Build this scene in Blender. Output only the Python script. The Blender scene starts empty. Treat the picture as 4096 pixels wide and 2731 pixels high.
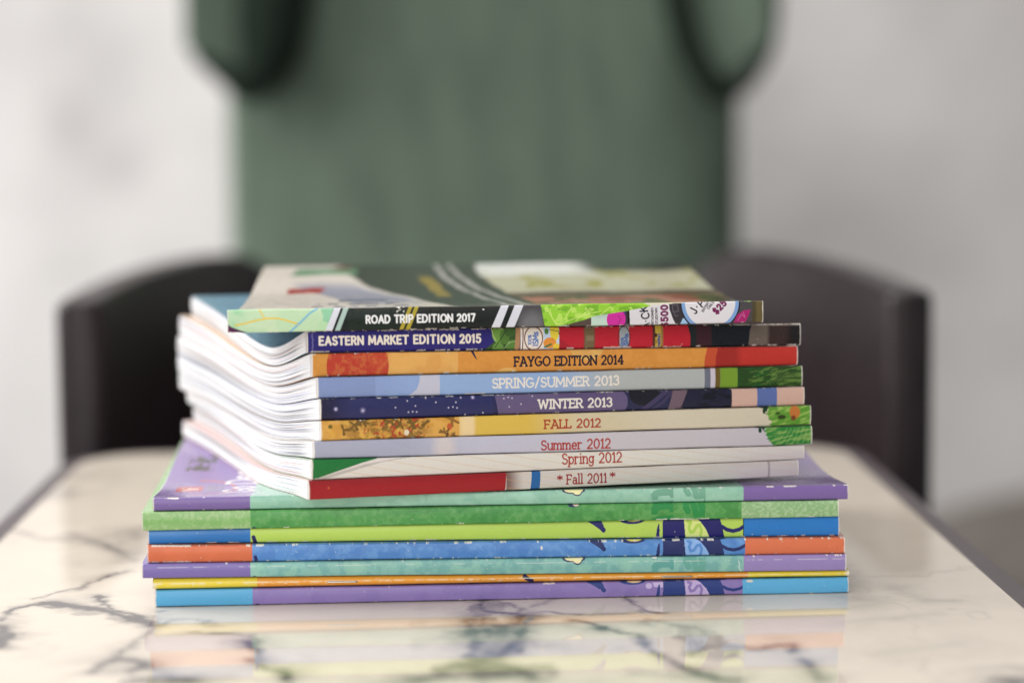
import bpy, math
import numpy as np
from math import sin, cos, radians, pi
from mathutils import Matrix

SC = bpy.context.scene
COL = SC.collection

# ------------------------------------------------------------------ camera
YAW, PITCH, ROLL = radians(1.42), radians(5.52), 0.010
fw = np.array([sin(YAW)*cos(PITCH), cos(YAW)*cos(PITCH), -sin(PITCH)])
rt = np.array([cos(YAW), -sin(YAW), 0.0]); up = np.cross(rt, fw)
rt, up = rt*cos(ROLL)-up*sin(ROLL), up*cos(ROLL)+rt*sin(ROLL)
cd = bpy.data.cameras.new('camera'); cam = bpy.data.objects.new('camera', cd); COL.objects.link(cam)
cam.matrix_world = Matrix(((rt[0], up[0], -fw[0], 0.0), (rt[1], up[1], -fw[1], -0.96), (rt[2], up[2], -fw[2], 0.193), (0, 0, 0, 1)))
cd.sensor_width = 36; cd.lens = 87; cd.clip_start = 0.05; cd.clip_end = 60
cd.dof.use_dof = True; cd.dof.focus_distance = 0.967; cd.dof.aperture_fstop = 3.7
SC.camera = cam

# ------------------------------------------------------------------ world, lamps, exposure
W = bpy.data.worlds.new('World'); SC.world = W; W.use_nodes = True
bg = W.node_tree.nodes['Background']; bg.inputs[0].default_value = (0.93, 0.96, 1.0, 1); bg.inputs[1].default_value = 0.30

def lamp(name, loc, target, size, size_y, power, color):
    l = bpy.data.lights.new(name, 'AREA'); l.shape = 'RECTANGLE'; l.size = size; l.size_y = size_y
    l.energy = power; l.color = color
    o = bpy.data.objects.new(name, l); COL.objects.link(o); o.location = loc
    d = np.array(target, float)-np.array(loc, float)
    z = -d/np.linalg.norm(d); x = np.cross((0, 0, 1), z); x /= np.linalg.norm(x); y = np.cross(z, x)
    o.matrix_world = Matrix(((x[0], y[0], z[0], loc[0]), (x[1], y[1], z[1], loc[1]), (x[2], y[2], z[2], loc[2]), (0, 0, 0, 1)))
    return o
lamp('window_light', (-1.55, 0.75, 0.75), (0.1, 0.45, 0.05), 1.5, 1.3, 42, (1.0, 0.99, 0.98))
lamp('front_fill', (-0.40, -1.40, 0.46), (0, 0.1, 0.05), 1.2, 0.8, 15.5, (1.0, 0.985, 0.97))  # added fill behind the camera, lifts the spines
lamp('overhead_fill', (-0.45, 0.30, 1.75), (-0.02, 0.15, 0), 1.8, 1.4, 29, (1.0, 0.965, 0.92))  # added overhead fill to brighten the tabletop

SC.view_settings.view_transform = 'Standard'; SC.view_settings.look = 'None'
SC.view_settings.exposure = -0.05; SC.view_settings.gamma = 1.0; SC.view_settings.use_curve_mapping = False
SC.render.engine = 'CYCLES'
SC.cycles.use_denoising = True
SC.cycles.max_bounces = 8; SC.cycles.sample_clamp_indirect = 6

# ------------------------------------------------------------------ helpers
def lin(c):
    c = np.asarray(c, float)/255.0
    return np.where(c <= 0.04045, c/12.92, ((c+0.055)/1.055)**2.4)
GAIN = 1.08            # printed inks: tone seen on the lit spine -> ink reflectance
def ink(c):
    v = lin(c)*GAIN; v = .93*v+.07*v.mean(-1, keepdims=True); return np.clip(v, 0.004, 0.86)

def tag(o, label=None, category=None, group=None, kind=None):
    if label: o['label'] = label
    if category: o['category'] = category
    if group: o['group'] = group
    if kind: o['kind'] = kind
    return o
def empty(name, loc):
    o = bpy.data.objects.new(name, None); o.location = loc; COL.objects.link(o); o.empty_display_size = 0.02
    return o

class MB:
    """collects quads/ngons with a colour per vertex; build() links ONE mesh object"""
    def __init__(s): s.v = []; s.c = []; s.q = []; s.ng = []; s.n = 0
    def grid(s, P, C, closed=False):
        P = np.asarray(P, float); n, m = P.shape[:2]
        C = np.broadcast_to(np.asarray(C, float), (n, m, 3))
        idx = s.n+np.arange(n*m).reshape(n, m)
        if closed: idx = np.vstack([idx, idx[:1]])
        s.q.append(np.stack([idx[:-1, :-1], idx[1:, :-1], idx[1:, 1:], idx[:-1, 1:]], -1).reshape(-1, 4))
        s.v.append(P.reshape(-1, 3)); s.c.append(C.reshape(-1, 3)); s.n += n*m
    def ngon(s, pts, col):
        pts = np.asarray(pts, float); k = len(pts)
        s.v.append(pts); s.c.append(np.broadcast_to(np.asarray(col, float), (k, 3))); s.ng.append(list(range(s.n, s.n+k))); s.n += k
    def box(s, x0, x1, y0, y1, z0, z1, col):
        p = np.array([[x, y, z] for x in (x0, x1) for y in (y0, y1) for z in (z0, z1)])
        for f in ((0, 1, 3, 2), (4, 6, 7, 5), (0, 4, 5, 1), (2, 3, 7, 6), (0, 2, 6, 4), (1, 5, 7, 3)): s.ngon(p[list(f)], col)
    def build(s, name, mat, parent=None, smooth=True):
        me = bpy.data.meshes.new(name)
        V = np.concatenate(s.v); Cc = np.concatenate(s.c)
        org = np.array(parent.location) if parent is not None and parent.type == 'EMPTY' else np.zeros(3)
        V = V-org
        Q = np.concatenate(s.q) if s.q else np.zeros((0, 4), int)
        loops = np.concatenate([Q.ravel()]+[np.array(g) for g in s.ng]).astype(np.int32)
        tot = np.concatenate([np.full(len(Q), 4)]+[np.array([len(g)]) for g in s.ng]).astype(np.int32)
        start = np.concatenate([[0], np.cumsum(tot)[:-1]]).astype(np.int32)
        me.vertices.add(len(V)); me.vertices.foreach_set('co', V.astype(np.float32).ravel())
        me.loops.add(len(loops)); me.loops.foreach_set('vertex_index', loops)
        me.polygons.add(len(tot)); me.polygons.foreach_set('loop_start', start); me.polygons.foreach_set('loop_total', tot)
        me.polygons.foreach_set('use_smooth', np.concatenate([np.full(len(Q), smooth), np.zeros(len(s.ng), bool)]))
        me.update(calc_edges=True)
        a = me.color_attributes.new('ink', 'FLOAT_COLOR', 'POINT')
        a.data.foreach_set('color', np.concatenate([Cc, np.ones((len(Cc), 1))], 1).astype(np.float32).ravel())
        me.materials.append(mat); me.validate()
        o = bpy.data.objects.new(name, me); COL.objects.link(o)
        if parent is not None: o.parent = parent
        return o

def mat(name, base=None, rough=0.4, spec=0.5, noise=0.0, nscale=300.0, bump=0.0, bscale=900.0, rvar=0.0, coat=0.0):
    m = bpy.data.materials.new(name); m.use_nodes = True; nt = m.node_tree; b = nt.nodes['Principled BSDF']
    b.inputs['Roughness'].default_value = rough; b.inputs['Specular IOR Level'].default_value = spec
    if coat: b.inputs['Coat Weight'].default_value = coat; b.inputs['Coat Roughness'].default_value = 0.1
    tc = nt.nodes.new('ShaderNodeTexCoord')
    if base is None:
        at = nt.nodes.new('ShaderNodeAttribute'); at.attribute_name = 'ink'; src = at.outputs['Color']
    else:
        rgb = nt.nodes.new('ShaderNodeRGB'); rgb.outputs[0].default_value = (*base, 1); src = rgb.outputs[0]
    n = nt.nodes.new('ShaderNodeTexNoise'); n.inputs['Scale'].default_value = nscale; n.inputs['Detail'].default_value = 4
    nt.links.new(tc.outputs['Object'], n.inputs['Vector'])
    mp = nt.nodes.new('ShaderNodeMapRange'); mp.inputs['From Min'].default_value = 0.3; mp.inputs['From Max'].default_value = 0.7
    mp.inputs['To Min'].default_value = 1-noise; mp.inputs['To Max'].default_value = 1+noise*0.6
    nt.links.new(n.outputs['Fac'], mp.inputs['Value'])
    mx = nt.nodes.new('ShaderNodeVectorMath'); mx.operation = 'SCALE'
    nt.links.new(src, mx.inputs[0]); nt.links.new(mp.outputs[0], mx.inputs['Scale'])
    nt.links.new(mx.outputs[0], b.inputs['Base Color'])
    if rvar:
        m2 = nt.nodes.new('ShaderNodeMapRange'); m2.inputs['From Min'].default_value = 0.3; m2.inputs['From Max'].default_value = 0.7
        m2.inputs['To Min'].default_value = rough-rvar; m2.inputs['To Max'].default_value = rough+rvar
        nt.links.new(n.outputs['Fac'], m2.inputs['Value']); nt.links.new(m2.outputs[0], b.inputs['Roughness'])
    if bump:
        n2 = nt.nodes.new('ShaderNodeTexNoise'); n2.inputs['Scale'].default_value = bscale; n2.inputs['Detail'].default_value = 3
        nt.links.new(tc.outputs['Object'], n2.inputs['Vector'])
        bp = nt.nodes.new('ShaderNodeBump'); bp.inputs['Strength'].default_value = bump; bp.inputs['Distance'].default_value = 0.0004
        nt.links.new(n2.outputs['Fac'], bp.inputs['Height']); nt.links.new(bp.outputs[0], b.inputs['Normal'])
    return m

def vnoise(x, y, seed):
    """smooth 2-D value noise in 0..1"""
    r = np.random.RandomState(seed).rand(64, 64)
    xi = np.floor(x).astype(int); yi = np.floor(y).astype(int); fx = x-xi; fy = y-yi
    fx = fx*fx*(3-2*fx); fy = fy*fy*(3-2*fy); g = lambda a, b: r[a % 64, b % 64]
    return (g(xi, yi)*(1-fx)+g(xi+1, yi)*fx)*(1-fy)+(g(xi, yi+1)*(1-fx)+g(xi+1, yi+1)*fx)*fy
def fbm(x, y, seed, o=4):
    t = 0; a = 0.5; n = 0
    for k in range(o): t = t+a*vnoise(x*2**k+17*k, y*2**k+31*k, seed+k); n += a; a *= 0.55
    return t/n
def sstep(a, b, x):
    t = np.clip((x-a)/(b-a), 0, 1); return t*t*(3-2*t)
def smooth_curve(xs, ys):
    d = np.linspace(xs[0], xs[-1], 400); y = np.interp(d, xs, ys)
    for _ in range(3):
        p = np.pad(y, 15, mode='reflect', reflect_type='odd'); y = np.convolve(p, np.ones(31)/31, 'valid')
    return lambda s: np.interp(s, d, y)

# ------------------------------------------------------------------ lettering: a single-line stroke alphabet
def arc(cx, cy, rx, ry, a0, a1, n=14):
    a = np.radians(np.linspace(a0, a1, n)); return [(cx+rx*c, cy+ry*s_) for c, s_ in zip(np.cos(a), np.sin(a))]
X_ = 0.68
GL = {  # char: (advance width, strokes, slab serifs)
 ' ': (0.28, [], []),
 'A': (.80, [[(0, 0), (.4, 1), (.8, 0)], [(.14, .34), (.66, .34)]], [[(-.09, 0), (.14, 0)], [(.66, 0), (.89, 0)], [(.22, 1), (.42, 1)]]),
 'C': (.74, [arc(.42, .5, .42, .5, 48, 312)], []),
 'D': (.74, [[(0, 0), (0, 1)], [(0, 1), (.28, 1)]+arc(.28, .5, .46, .5, 90, -90)+[(0, 0)]], [[(-.1, 0), (0, 0)], [(-.1, 1), (0, 1)]]),
 'E': (.58, [[(.56, 1), (0, 1), (0, 0), (.58, 0)], [(0, .52), (.48, .52)]], [[(-.1, 0), (0, 0)], [(-.1, 1), (0, 1)], [(.56, 1), (.56, .84)], [(.58, 0), (.58, .16)]]),
 'F': (.55, [[(.56, 1), (0, 1), (0, 0)], [(0, .5), (.46, .5)]], [[(-.1, 0), (.14, 0)], [(-.1, 1), (0, 1)], [(.56, 1), (.56, .82)]]),
 'G': (.84, [arc(.44, .5, .44, .5, 50, 330), [(.83, .22), (.84, .45), (.52, .45)]], []),
 'H': (.72, [[(0, 0), (0, 1)], [(.72, 0), (.72, 1)], [(0, .5), (.72, .5)]], []),
 'I': (.22, [[(.11, 0), (.11, 1)]], [[(-.02, 0), (.24, 0)], [(-.02, 1), (.24, 1)]]),
 'J': (.45, [[(.42, 1), (.42, .25)]+arc(.2, .22, .22, .22, 0, -160)], []),
 'K': (.64, [[(0, 0), (0, 1)], [(.6, 1), (0, .4)], [(.2, .58), (.64, 0)]], []),
 'L': (.52, [[(0, 1), (0, 0), (.54, 0)]], [[(-.1, 1), (.14, 1)], [(-.1, 0), (0, 0)], [(.54, 0), (.54, .18)]]),
 'M': (.94, [[(0, 0), (.06, 1), (.47, .22), (.88, 1), (.94, 0)]], [[(-.1, 0), (.13, 0)], [(.82, 0), (1.04, 0)]]),
 'N': (.74, [[(0, 0), (0, 1), (.74, 0), (.74, 1)]], [[(-.1, 0), (.12, 0)], [(-.1, 1), (0, 1)], [(.62, 1), (.86, 1)]]),
 'O': (.90, [arc(.45, .5, .45, .5, 0, 360, 26)], []),
 'P': (.58, [[(0, 0), (0, 1), (.3, 1)]+arc(.3, .72, .29, .28, 90, -90)+[(0, .44)]], [[(-.1, 0), (.14, 0)], [(-.1, 1), (0, 1)]]),
 'R': (.62, [[(0, 0), (0, 1), (.3, 1)]+arc(.3, .74, .28, .26, 90, -90)+[(0, .48)], [(.28, .48), (.62, 0)]], [[(-.1, 0), (.14, 0)], [(-.1, 1), (0, 1)], [(.56, 0), (.72, 0)]]),
 'S': (.60, [arc(.30, .75, .26, .25, 25, 270)+arc(.30, .25, .30, .25, 90, -155)], []),
 'T': (.72, [[(0, 1), (.72, 1)], [(.36, 0), (.36, 1)]], [[(.24, 0), (.48, 0)], [(0, 1), (0, .83)], [(.72, 1), (.72, .83)]]),
 'U': (.72, [[(0, 1), (0, .33)]+arc(.36, .34, .36, .34, 180, 360)+[(.72, 1)]], [[(-.1, 1), (.12, 1)], [(.6, 1), (.82, 1)]]),
 'W': (1.1, [[(0, 1), (.28, 0), (.55, .95), (.82, 0), (1.1, 1)]], [[(-.09, 1), (.12, 1)], [(.98, 1), (1.19, 1)]]),
 'Y': (.72, [[(0, 1), (.36, .44), (.72, 1)], [(.36, .44), (.36, 0)]], [[(-.08, 1), (.14, 1)], [(.58, 1), (.8, 1)], [(.24, 0), (.48, 0)]]),
 '0': (.62, [arc(.31, .5, .31, .5, 0, 360, 26)], []),
 '1': (.30, [[(.0, .82), (.2, 1), (.2, 0)]], [[(.06, 0), (.34, 0)]]),
 '2': (.58, [arc(.28, .71, .27, .29, 160, -35)+[(0, 0), (.58, 0)]], []),
 '3': (.56, [arc(.27, .76, .25, .24, 150, -80)+arc(.27, .27, .29, .27, 80, -155)], []),
 '4': (.66, [[(.5, 0), (.5, 1), (0, .28), (.66, .28)]], [[(.38, 0), (.62, 0)]]),
 '5': (.58, [[(.54, 1), (.1, 1), (.07, .55)]+arc(.27, .31, .3, .31, 122, -150)], []),
 '7': (.56, [[(0, 1), (.56, 1), (.18, 0)]], []),
 '/': (.42, [[(0, -.08), (.42, 1.08)]], []),
 '$': (.60, [arc(.30, .75, .26, .25, 25, 270)+arc(.30, .25, .30, .25, 90, -155), [(.3, -.12), (.3, 1.12)]], []),
 '%': (.86, [arc(.2, .75, .18, .22, 0, 360), arc(.66, .25, .18, .22, 0, 360), [(.15, 0), (.7, 1)]], []),
 '*': (.44, [[(.22, .5), (.22, .98)], [(.02, .62), (.42, .86)], [(.02, .86), (.42, .62)]], []),
 '.': (.12, [[(.06, .48), (.06, .52)]], []),
 "'": (.10, [[(.05, .8), (.05, 1.05)]], []),
 'a': (.50, [arc(.23, .2, .22, .2, 0, 360), [(.46, 0), (.46, .44)]+arc(.25, .44, .21, .24, 0, 150)], [[(.46, 0), (.56, 0)]]),
 'e': (.54, [[(0, .36), (.54, .36)]+arc(.27, .34, .27, .34, 5, 315)], []),
 'g': (.54, [arc(.25, .37, .25, .31, 0, 360), [(.5, .67), (.5, -.06)]+arc(.25, -.06, .25, .22, 0, -150)], [[(.5, .67), (.6, .67)]]),
 'h': (.52, [[(0, 0), (0, 1.05)], [(0, .45)]+arc(.26, .42, .24, .26, 170, 0)+[(.5, 0)]], []),
 'i': (.16, [[(.08, 0), (.08, X_)], [(.08, .93), (.08, .97)]], [[(-.04, X_), (.08, X_)], [(-.05, 0), (.2, 0)]]),
 'l': (.16, [[(.08, 0), (.08, 1.06)]], [[(-.04, 1.06), (.08, 1.06)], [(-.05, 0), (.2, 0)]]),
 'm': (.88, [[(0, 0), (0, X_)], [(0, .42)]+arc(.22, .42, .21, .26, 170, 0)+[(.43, 0)], [(.43, .42)]+arc(.65, .42, .21, .26, 170, 0)+[(.86, 0)]], [[(-.1, 0), (.1, 0)], [(-.1, X_), (0, X_)], [(.34, 0), (.53, 0)], [(.77, 0), (.96, 0)]]),
 'n': (.50, [[(0, 0), (0, X_)], [(0, .42)]+arc(.25, .42, .24, .26, 170, 0)+[(.49, 0)]], [[(-.1, 0), (.1, 0)], [(-.1, X_), (0, X_)], [(.39, 0), (.59, 0)]]),
 'o': (.54, [arc(.27, .34, .27, .34, 0, 360)], []),
 'p': (.54, [[(0, -.3), (0, X_)], arc(.27, .34, .27, .34, 0, 360)], [[(-.1, -.3), (.12, -.3)], [(-.1, X_), (0, X_)]]),
 'r': (.38, [[(0, 0), (0, X_)], [(0, .4)]+arc(.24, .4, .24, .27, 170, 60)], [[(-.1, 0), (.14, 0)], [(-.1, X_), (0, X_)]]),
 's': (.42, [arc(.21, .51, .18, .17, 25, 270)+arc(.21, .17, .21, .17, 90, -155)], []),
 't': (.34, [[(.12, .92), (.12, .14), (.2, .02), (.34, .06)], [(0, X_), (.32, X_)]], []),
 'u': (.50, [[(0, X_), (0, .26)]+arc(.25, .26, .25, .26, 180, 360)+[(.5, X_)], [(.5, .3), (.5, 0)]], [[(-.1, X_), (0, X_)], [(.4, X_), (.5, X_)], [(.5, 0), (.6, 0)]]),
}
def layout(txt, serif=False, gap=0.24):
    x = 0; out = []
    for ch in txt:
        w, st, sf = GL[ch]
        for s_ in st+(sf if serif else []): out.append(np.array(s_, float)+(x, 0))
        x += w+gap
    return out, x-gap

# ------------------------------------------------------------------ a painter for printed sheets (millimetre-fine vertex inks)
class Sheet:
    """x: position along the spine in print units, t: distance down from the top edge, v: t as a fraction 0..1"""
    def __init__(s, x, t, v, base, T=80.0):
        s.x, s.t, s.v = x, t, v; s.T = T; s.c = np.broadcast_to(ink(base), x.shape+(3,)).copy()
    def mix(s, m, col, raw=False):
        m = np.asarray(m, float)[..., None]; col = np.asarray(col if raw else ink(col)); s.c = s.c*(1-m)+col*m
    def band(s, x0, x1, col, y0=None, y1=None, soft=0.8):
        """upright or slanted band; x0,x1 at the top edge, y0,y1 at the bottom edge"""
        y0 = x0 if y0 is None else y0; y1 = x1 if y1 is None else y1
        a = x0+(y0-x0)*s.v; b = x1+(y1-x1)*s.v
        s.mix(np.clip((s.x-a)/soft+.5, 0, 1)*np.clip((b-s.x)/soft+.5, 0, 1), col)
    def grad(s, x0, x1, col, fade0, fade1, op=1.0):
        s.mix(op*sstep(x0-fade0, x0, s.x)*(1-sstep(x1, x1+fade1, s.x)), col)
    def ell(s, cx, cv, rx, rt_, col, soft=1.0, op=1.0):
        r = np.hypot((s.x-cx)/rx, (s.t-cv*s.T)/rt_); k = min(rx, rt_)
        s.mix(op*np.clip((1-r)*k/soft+.5, 0, 1), col)
    def ring(s, cx, cv, rx, rt_, wd, col):
        r = np.hypot((s.x-cx)/rx, (s.t-cv*s.T)/rt_)-1
        s.mix(np.clip((wd/2-abs(r)*min(rx, rt_))/1.0+.5, 0, 1), col)
    def poly(s, pts, col, op=1.0):
        """pts in (x, v)"""
        P = np.array(pts, float); q = np.zeros(s.x.shape, bool); j = len(P)-1
        for i in range(len(P)):
            (xi, yi), (xj, yj) = P[i], P[j]
            if yi != yj: q ^= ((yi > s.v) != (yj > s.v)) & (s.x < (xj-xi)*(s.v-yi)/(yj-yi)+xi)
            j = i
        s.mix(q*op, col)
    def seg(s, pts, wd, col, op=1.0, soft=1.2):
        """stroke through points given in (x, t) print units"""
        pts = np.asarray(pts, float); d = np.full(s.x.shape, 1e9)
        lo = pts.min(0)-wd-3; hi = pts.max(0)+wd+3
        m = (s.x > lo[0]) & (s.x < hi[0]) & (s.t > lo[1]) & (s.t < hi[1])
        if not m.any(): return
        X, Y = s.x[m], s.t[m]; dm = np.full(X.shape, 1e9)
        for (x0, y0), (x1, y1) in zip(pts[:-1], pts[1:]):
            dx, dy = x1-x0, y1-y0; L = dx*dx+dy*dy or 1e-9
            k = np.clip(((X-x0)*dx+(Y-y0)*dy)/L, 0, 1); dm = np.minimum(dm, np.hypot(X-x0-k*dx, Y-y0-k*dy))
        d[m] = dm; s.mix(op*np.clip((wd/2-d)/soft+.5, 0, 1), col)
    def text(s, txt, x0, x1, v0, v1, wd, col, serif=False, gap=0.24):
        """fit txt between x0 and x1, capitals from v0 (top) to v1 (baseline)"""
        st, W_ = layout(txt, serif, gap); cap = (v1-v0)*s.T; k = (x1-x0)/W_
        wd *= 1.28 if serif else 1.12
        for p in st: s.seg(np.stack([x0+p[:, 0]*k, v1*s.T-p[:, 1]*cap], 1), wd, col)
    def text_at(s, txt, x, t, size, ang, wd, col, xs=1.0, gap=0.24):
        st, W_ = layout(txt, False, gap); a = radians(ang)
        for p in st:
            px, py = p[:, 0]*size*xs, p[:, 1]*size
            s.seg(np.stack([x+px*cos(a)-py*sin(a), t-px*sin(a)-py*cos(a)], 1), wd, col)
    def mottle(s, x0, x1, col, sc, seed, op=0.5, lo=.45, hi=.65):
        n = fbm(s.x/sc, s.t/sc+seed, seed); s.mix(op*sstep(lo, hi, n)*(s.x >= x0)*(s.x <= x1), col)
    def chips(s, edge, dens, seed, depth=6.0, col=(232, 226, 216), x0=0, x1=1e9, ln=22.0):
        d = s.t if edge == 'top' else (s.v.max()*0+s.T*(1-s.v))
        n = fbm(s.x/ln, s.x*0+seed*3.1, seed, 5); n2 = fbm(s.x/5.0, s.t/2.0, seed+9, 3); n3 = vnoise(s.x/90, s.x*0+seed, seed+4)
        dd = depth*(.25+.75*n3)
        m = sstep(1-dens, 1-dens+.035, n+.10*(n3-.5))*sstep(dd, dd*.5, abs(d-1.2)+5*(n2-.5))*(s.x >= x0)*(s.x <= x1)
        s.mix(m*.85, col)
    def specks(s, n, seed, col=(225, 220, 210), r=1.6):
        rs = np.random.RandomState(seed)
        for _ in range(n): s.ell(rs.uniform(s.x.min(), s.x.max()), rs.uniform(.1, .9), r*rs.uniform(.6, 1.5), r*rs.uniform(.5, 1.1), col, op=.8)

# ------------------------------------------------------------------ materials
M_gloss = mat('printed_cover', rough=0.32, spec=0.30, noise=0.015, nscale=500, rvar=0.05)
M_cover = mat('varnished_cover', rough=0.15, spec=0.75, noise=0.03, nscale=300, rvar=0.04)
M_paper = mat('page_paper', rough=0.85, spec=0.2, noise=0.03, nscale=500)
M_steel = mat('staple_steel', base=(0.55, 0.53, 0.50), rough=0.3, spec=0.8)
M_steel.node_tree.nodes['Principled BSDF'].inputs['Metallic'].default_value = 1.0
M_leather = mat('dark_leather', base=(0.024, 0.0155, 0.0175), rough=0.38, spec=0.36, noise=0.30, nscale=40, bump=0.2, bscale=260)
M_green = mat('green_padding', base=(0.130, 0.177, 0.131), rough=0.8, spec=0.25, noise=0.24, nscale=4)
_nt = M_green.node_tree; _mp = _nt.nodes.new('ShaderNodeMapping'); _mp.inputs['Scale'].default_value = (7.0, 7.0, 2.2)
_tc = next(n for n in _nt.nodes if n.type == 'TEX_COORD'); _tx = next(n for n in _nt.nodes if n.type == 'TEX_NOISE')
_nt.links.new(_tc.outputs['Object'], _mp.inputs['Vector']); _nt.links.new(_mp.outputs[0], _tx.inputs['Vector'])
M_black = mat('wing_shade_dark', base=(0.013, 0.021, 0.015), rough=0.9, spec=0.15, noise=0.2, nscale=30)  # dark colour standing in for shade where wings meet the panel
M_rim = mat('table_edge', base=(0.105, 0.085, 0.092), rough=0.45, spec=0.4, noise=0.12, nscale=60)
M_marble = mat('marble', rough=0.045, spec=0.5, noise=0.03, nscale=35)
M_marble.node_tree.nodes['Principled BSDF'].inputs['IOR'].default_value = 1.30
M_marble.node_tree.nodes['Principled BSDF'].inputs['Specular Tint'].default_value = (0.92, 0.85, 0.76, 1)

# ------------------------------------------------------------------ wall
def make_wall():
    m = mat('pale_marble_wall', rough=0.6, spec=0.3, noise=0.03, nscale=7)
    X, Z = np.meshgrid(np.linspace(-2.3, 2.3, 260), np.linspace(-.76, 1.9, 160), indexing='ij')
    C = np.ones(X.shape+(3,))*np.array([.83, .805, .79])
    n = fbm(X*2.2+5, Z*2.2+3, 71, 5); C *= (.72+.38*sstep(.25, .75, n))[..., None]; C *= 1-.10*sstep(.55, .75, fbm(X*5+2, Z*5+9, 74, 4))[..., None]
    for x, z, rx, rz, st in ((-.449, .163, .030, .036, .30), (-.392, .126, .034, .034, .30), (-.472, .08, .05, .03, .10), (-.457, .25, .10, .05, .07), (.50, -.12, .12, .07, .12), (.36, .20, .10, .06, .08), (.45, .03, .14, .05, .10), (.72, .34, .16, .16, .26)):
        w_ = st*np.exp(-((X-x)/rx)**2-((Z-z)/rz)**2); C = C*(1-w_[..., None])+np.array([.30, .25, .25])*w_[..., None]
    g = MB(); g.grid(np.stack([X, X*0+2.0, Z], -1), C); g.ngon([(-2.3, 2.1, -.76), (2.3, 2.1, -.76), (2.3, 2.1, 1.9), (-2.3, 2.1, 1.9)], (.7, .7, .7))
    o = g.build('wall', m); tag(o, 'white wall with faint grey marbling behind the chair', None, None, 'structure')
    f = MB(); f.ngon([(-2.3, -3.2, -.752), (2.3, -3.2, -.752), (2.3, 2.0, -.752), (-2.3, 2.0, -.752)], (.1, .07, .05))
    o = f.build('floor', mat('brown_floor', base=(.085, .062, .045), rough=.5, noise=.2, nscale=12), None, False); tag(o, 'dark brown floor', None, None, 'structure')
make_wall()

# ------------------------------------------------------------------ table
XL, XR, YB, YF, RC = -0.2025, 0.2160, 0.413, -0.36, 0.040
def table_half(y):
    d = np.clip(y-(YB-RC), 0, RC); off = RC-np.sqrt(np.maximum(RC*RC-d*d, 0)); return XL+off, XR-off

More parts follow.
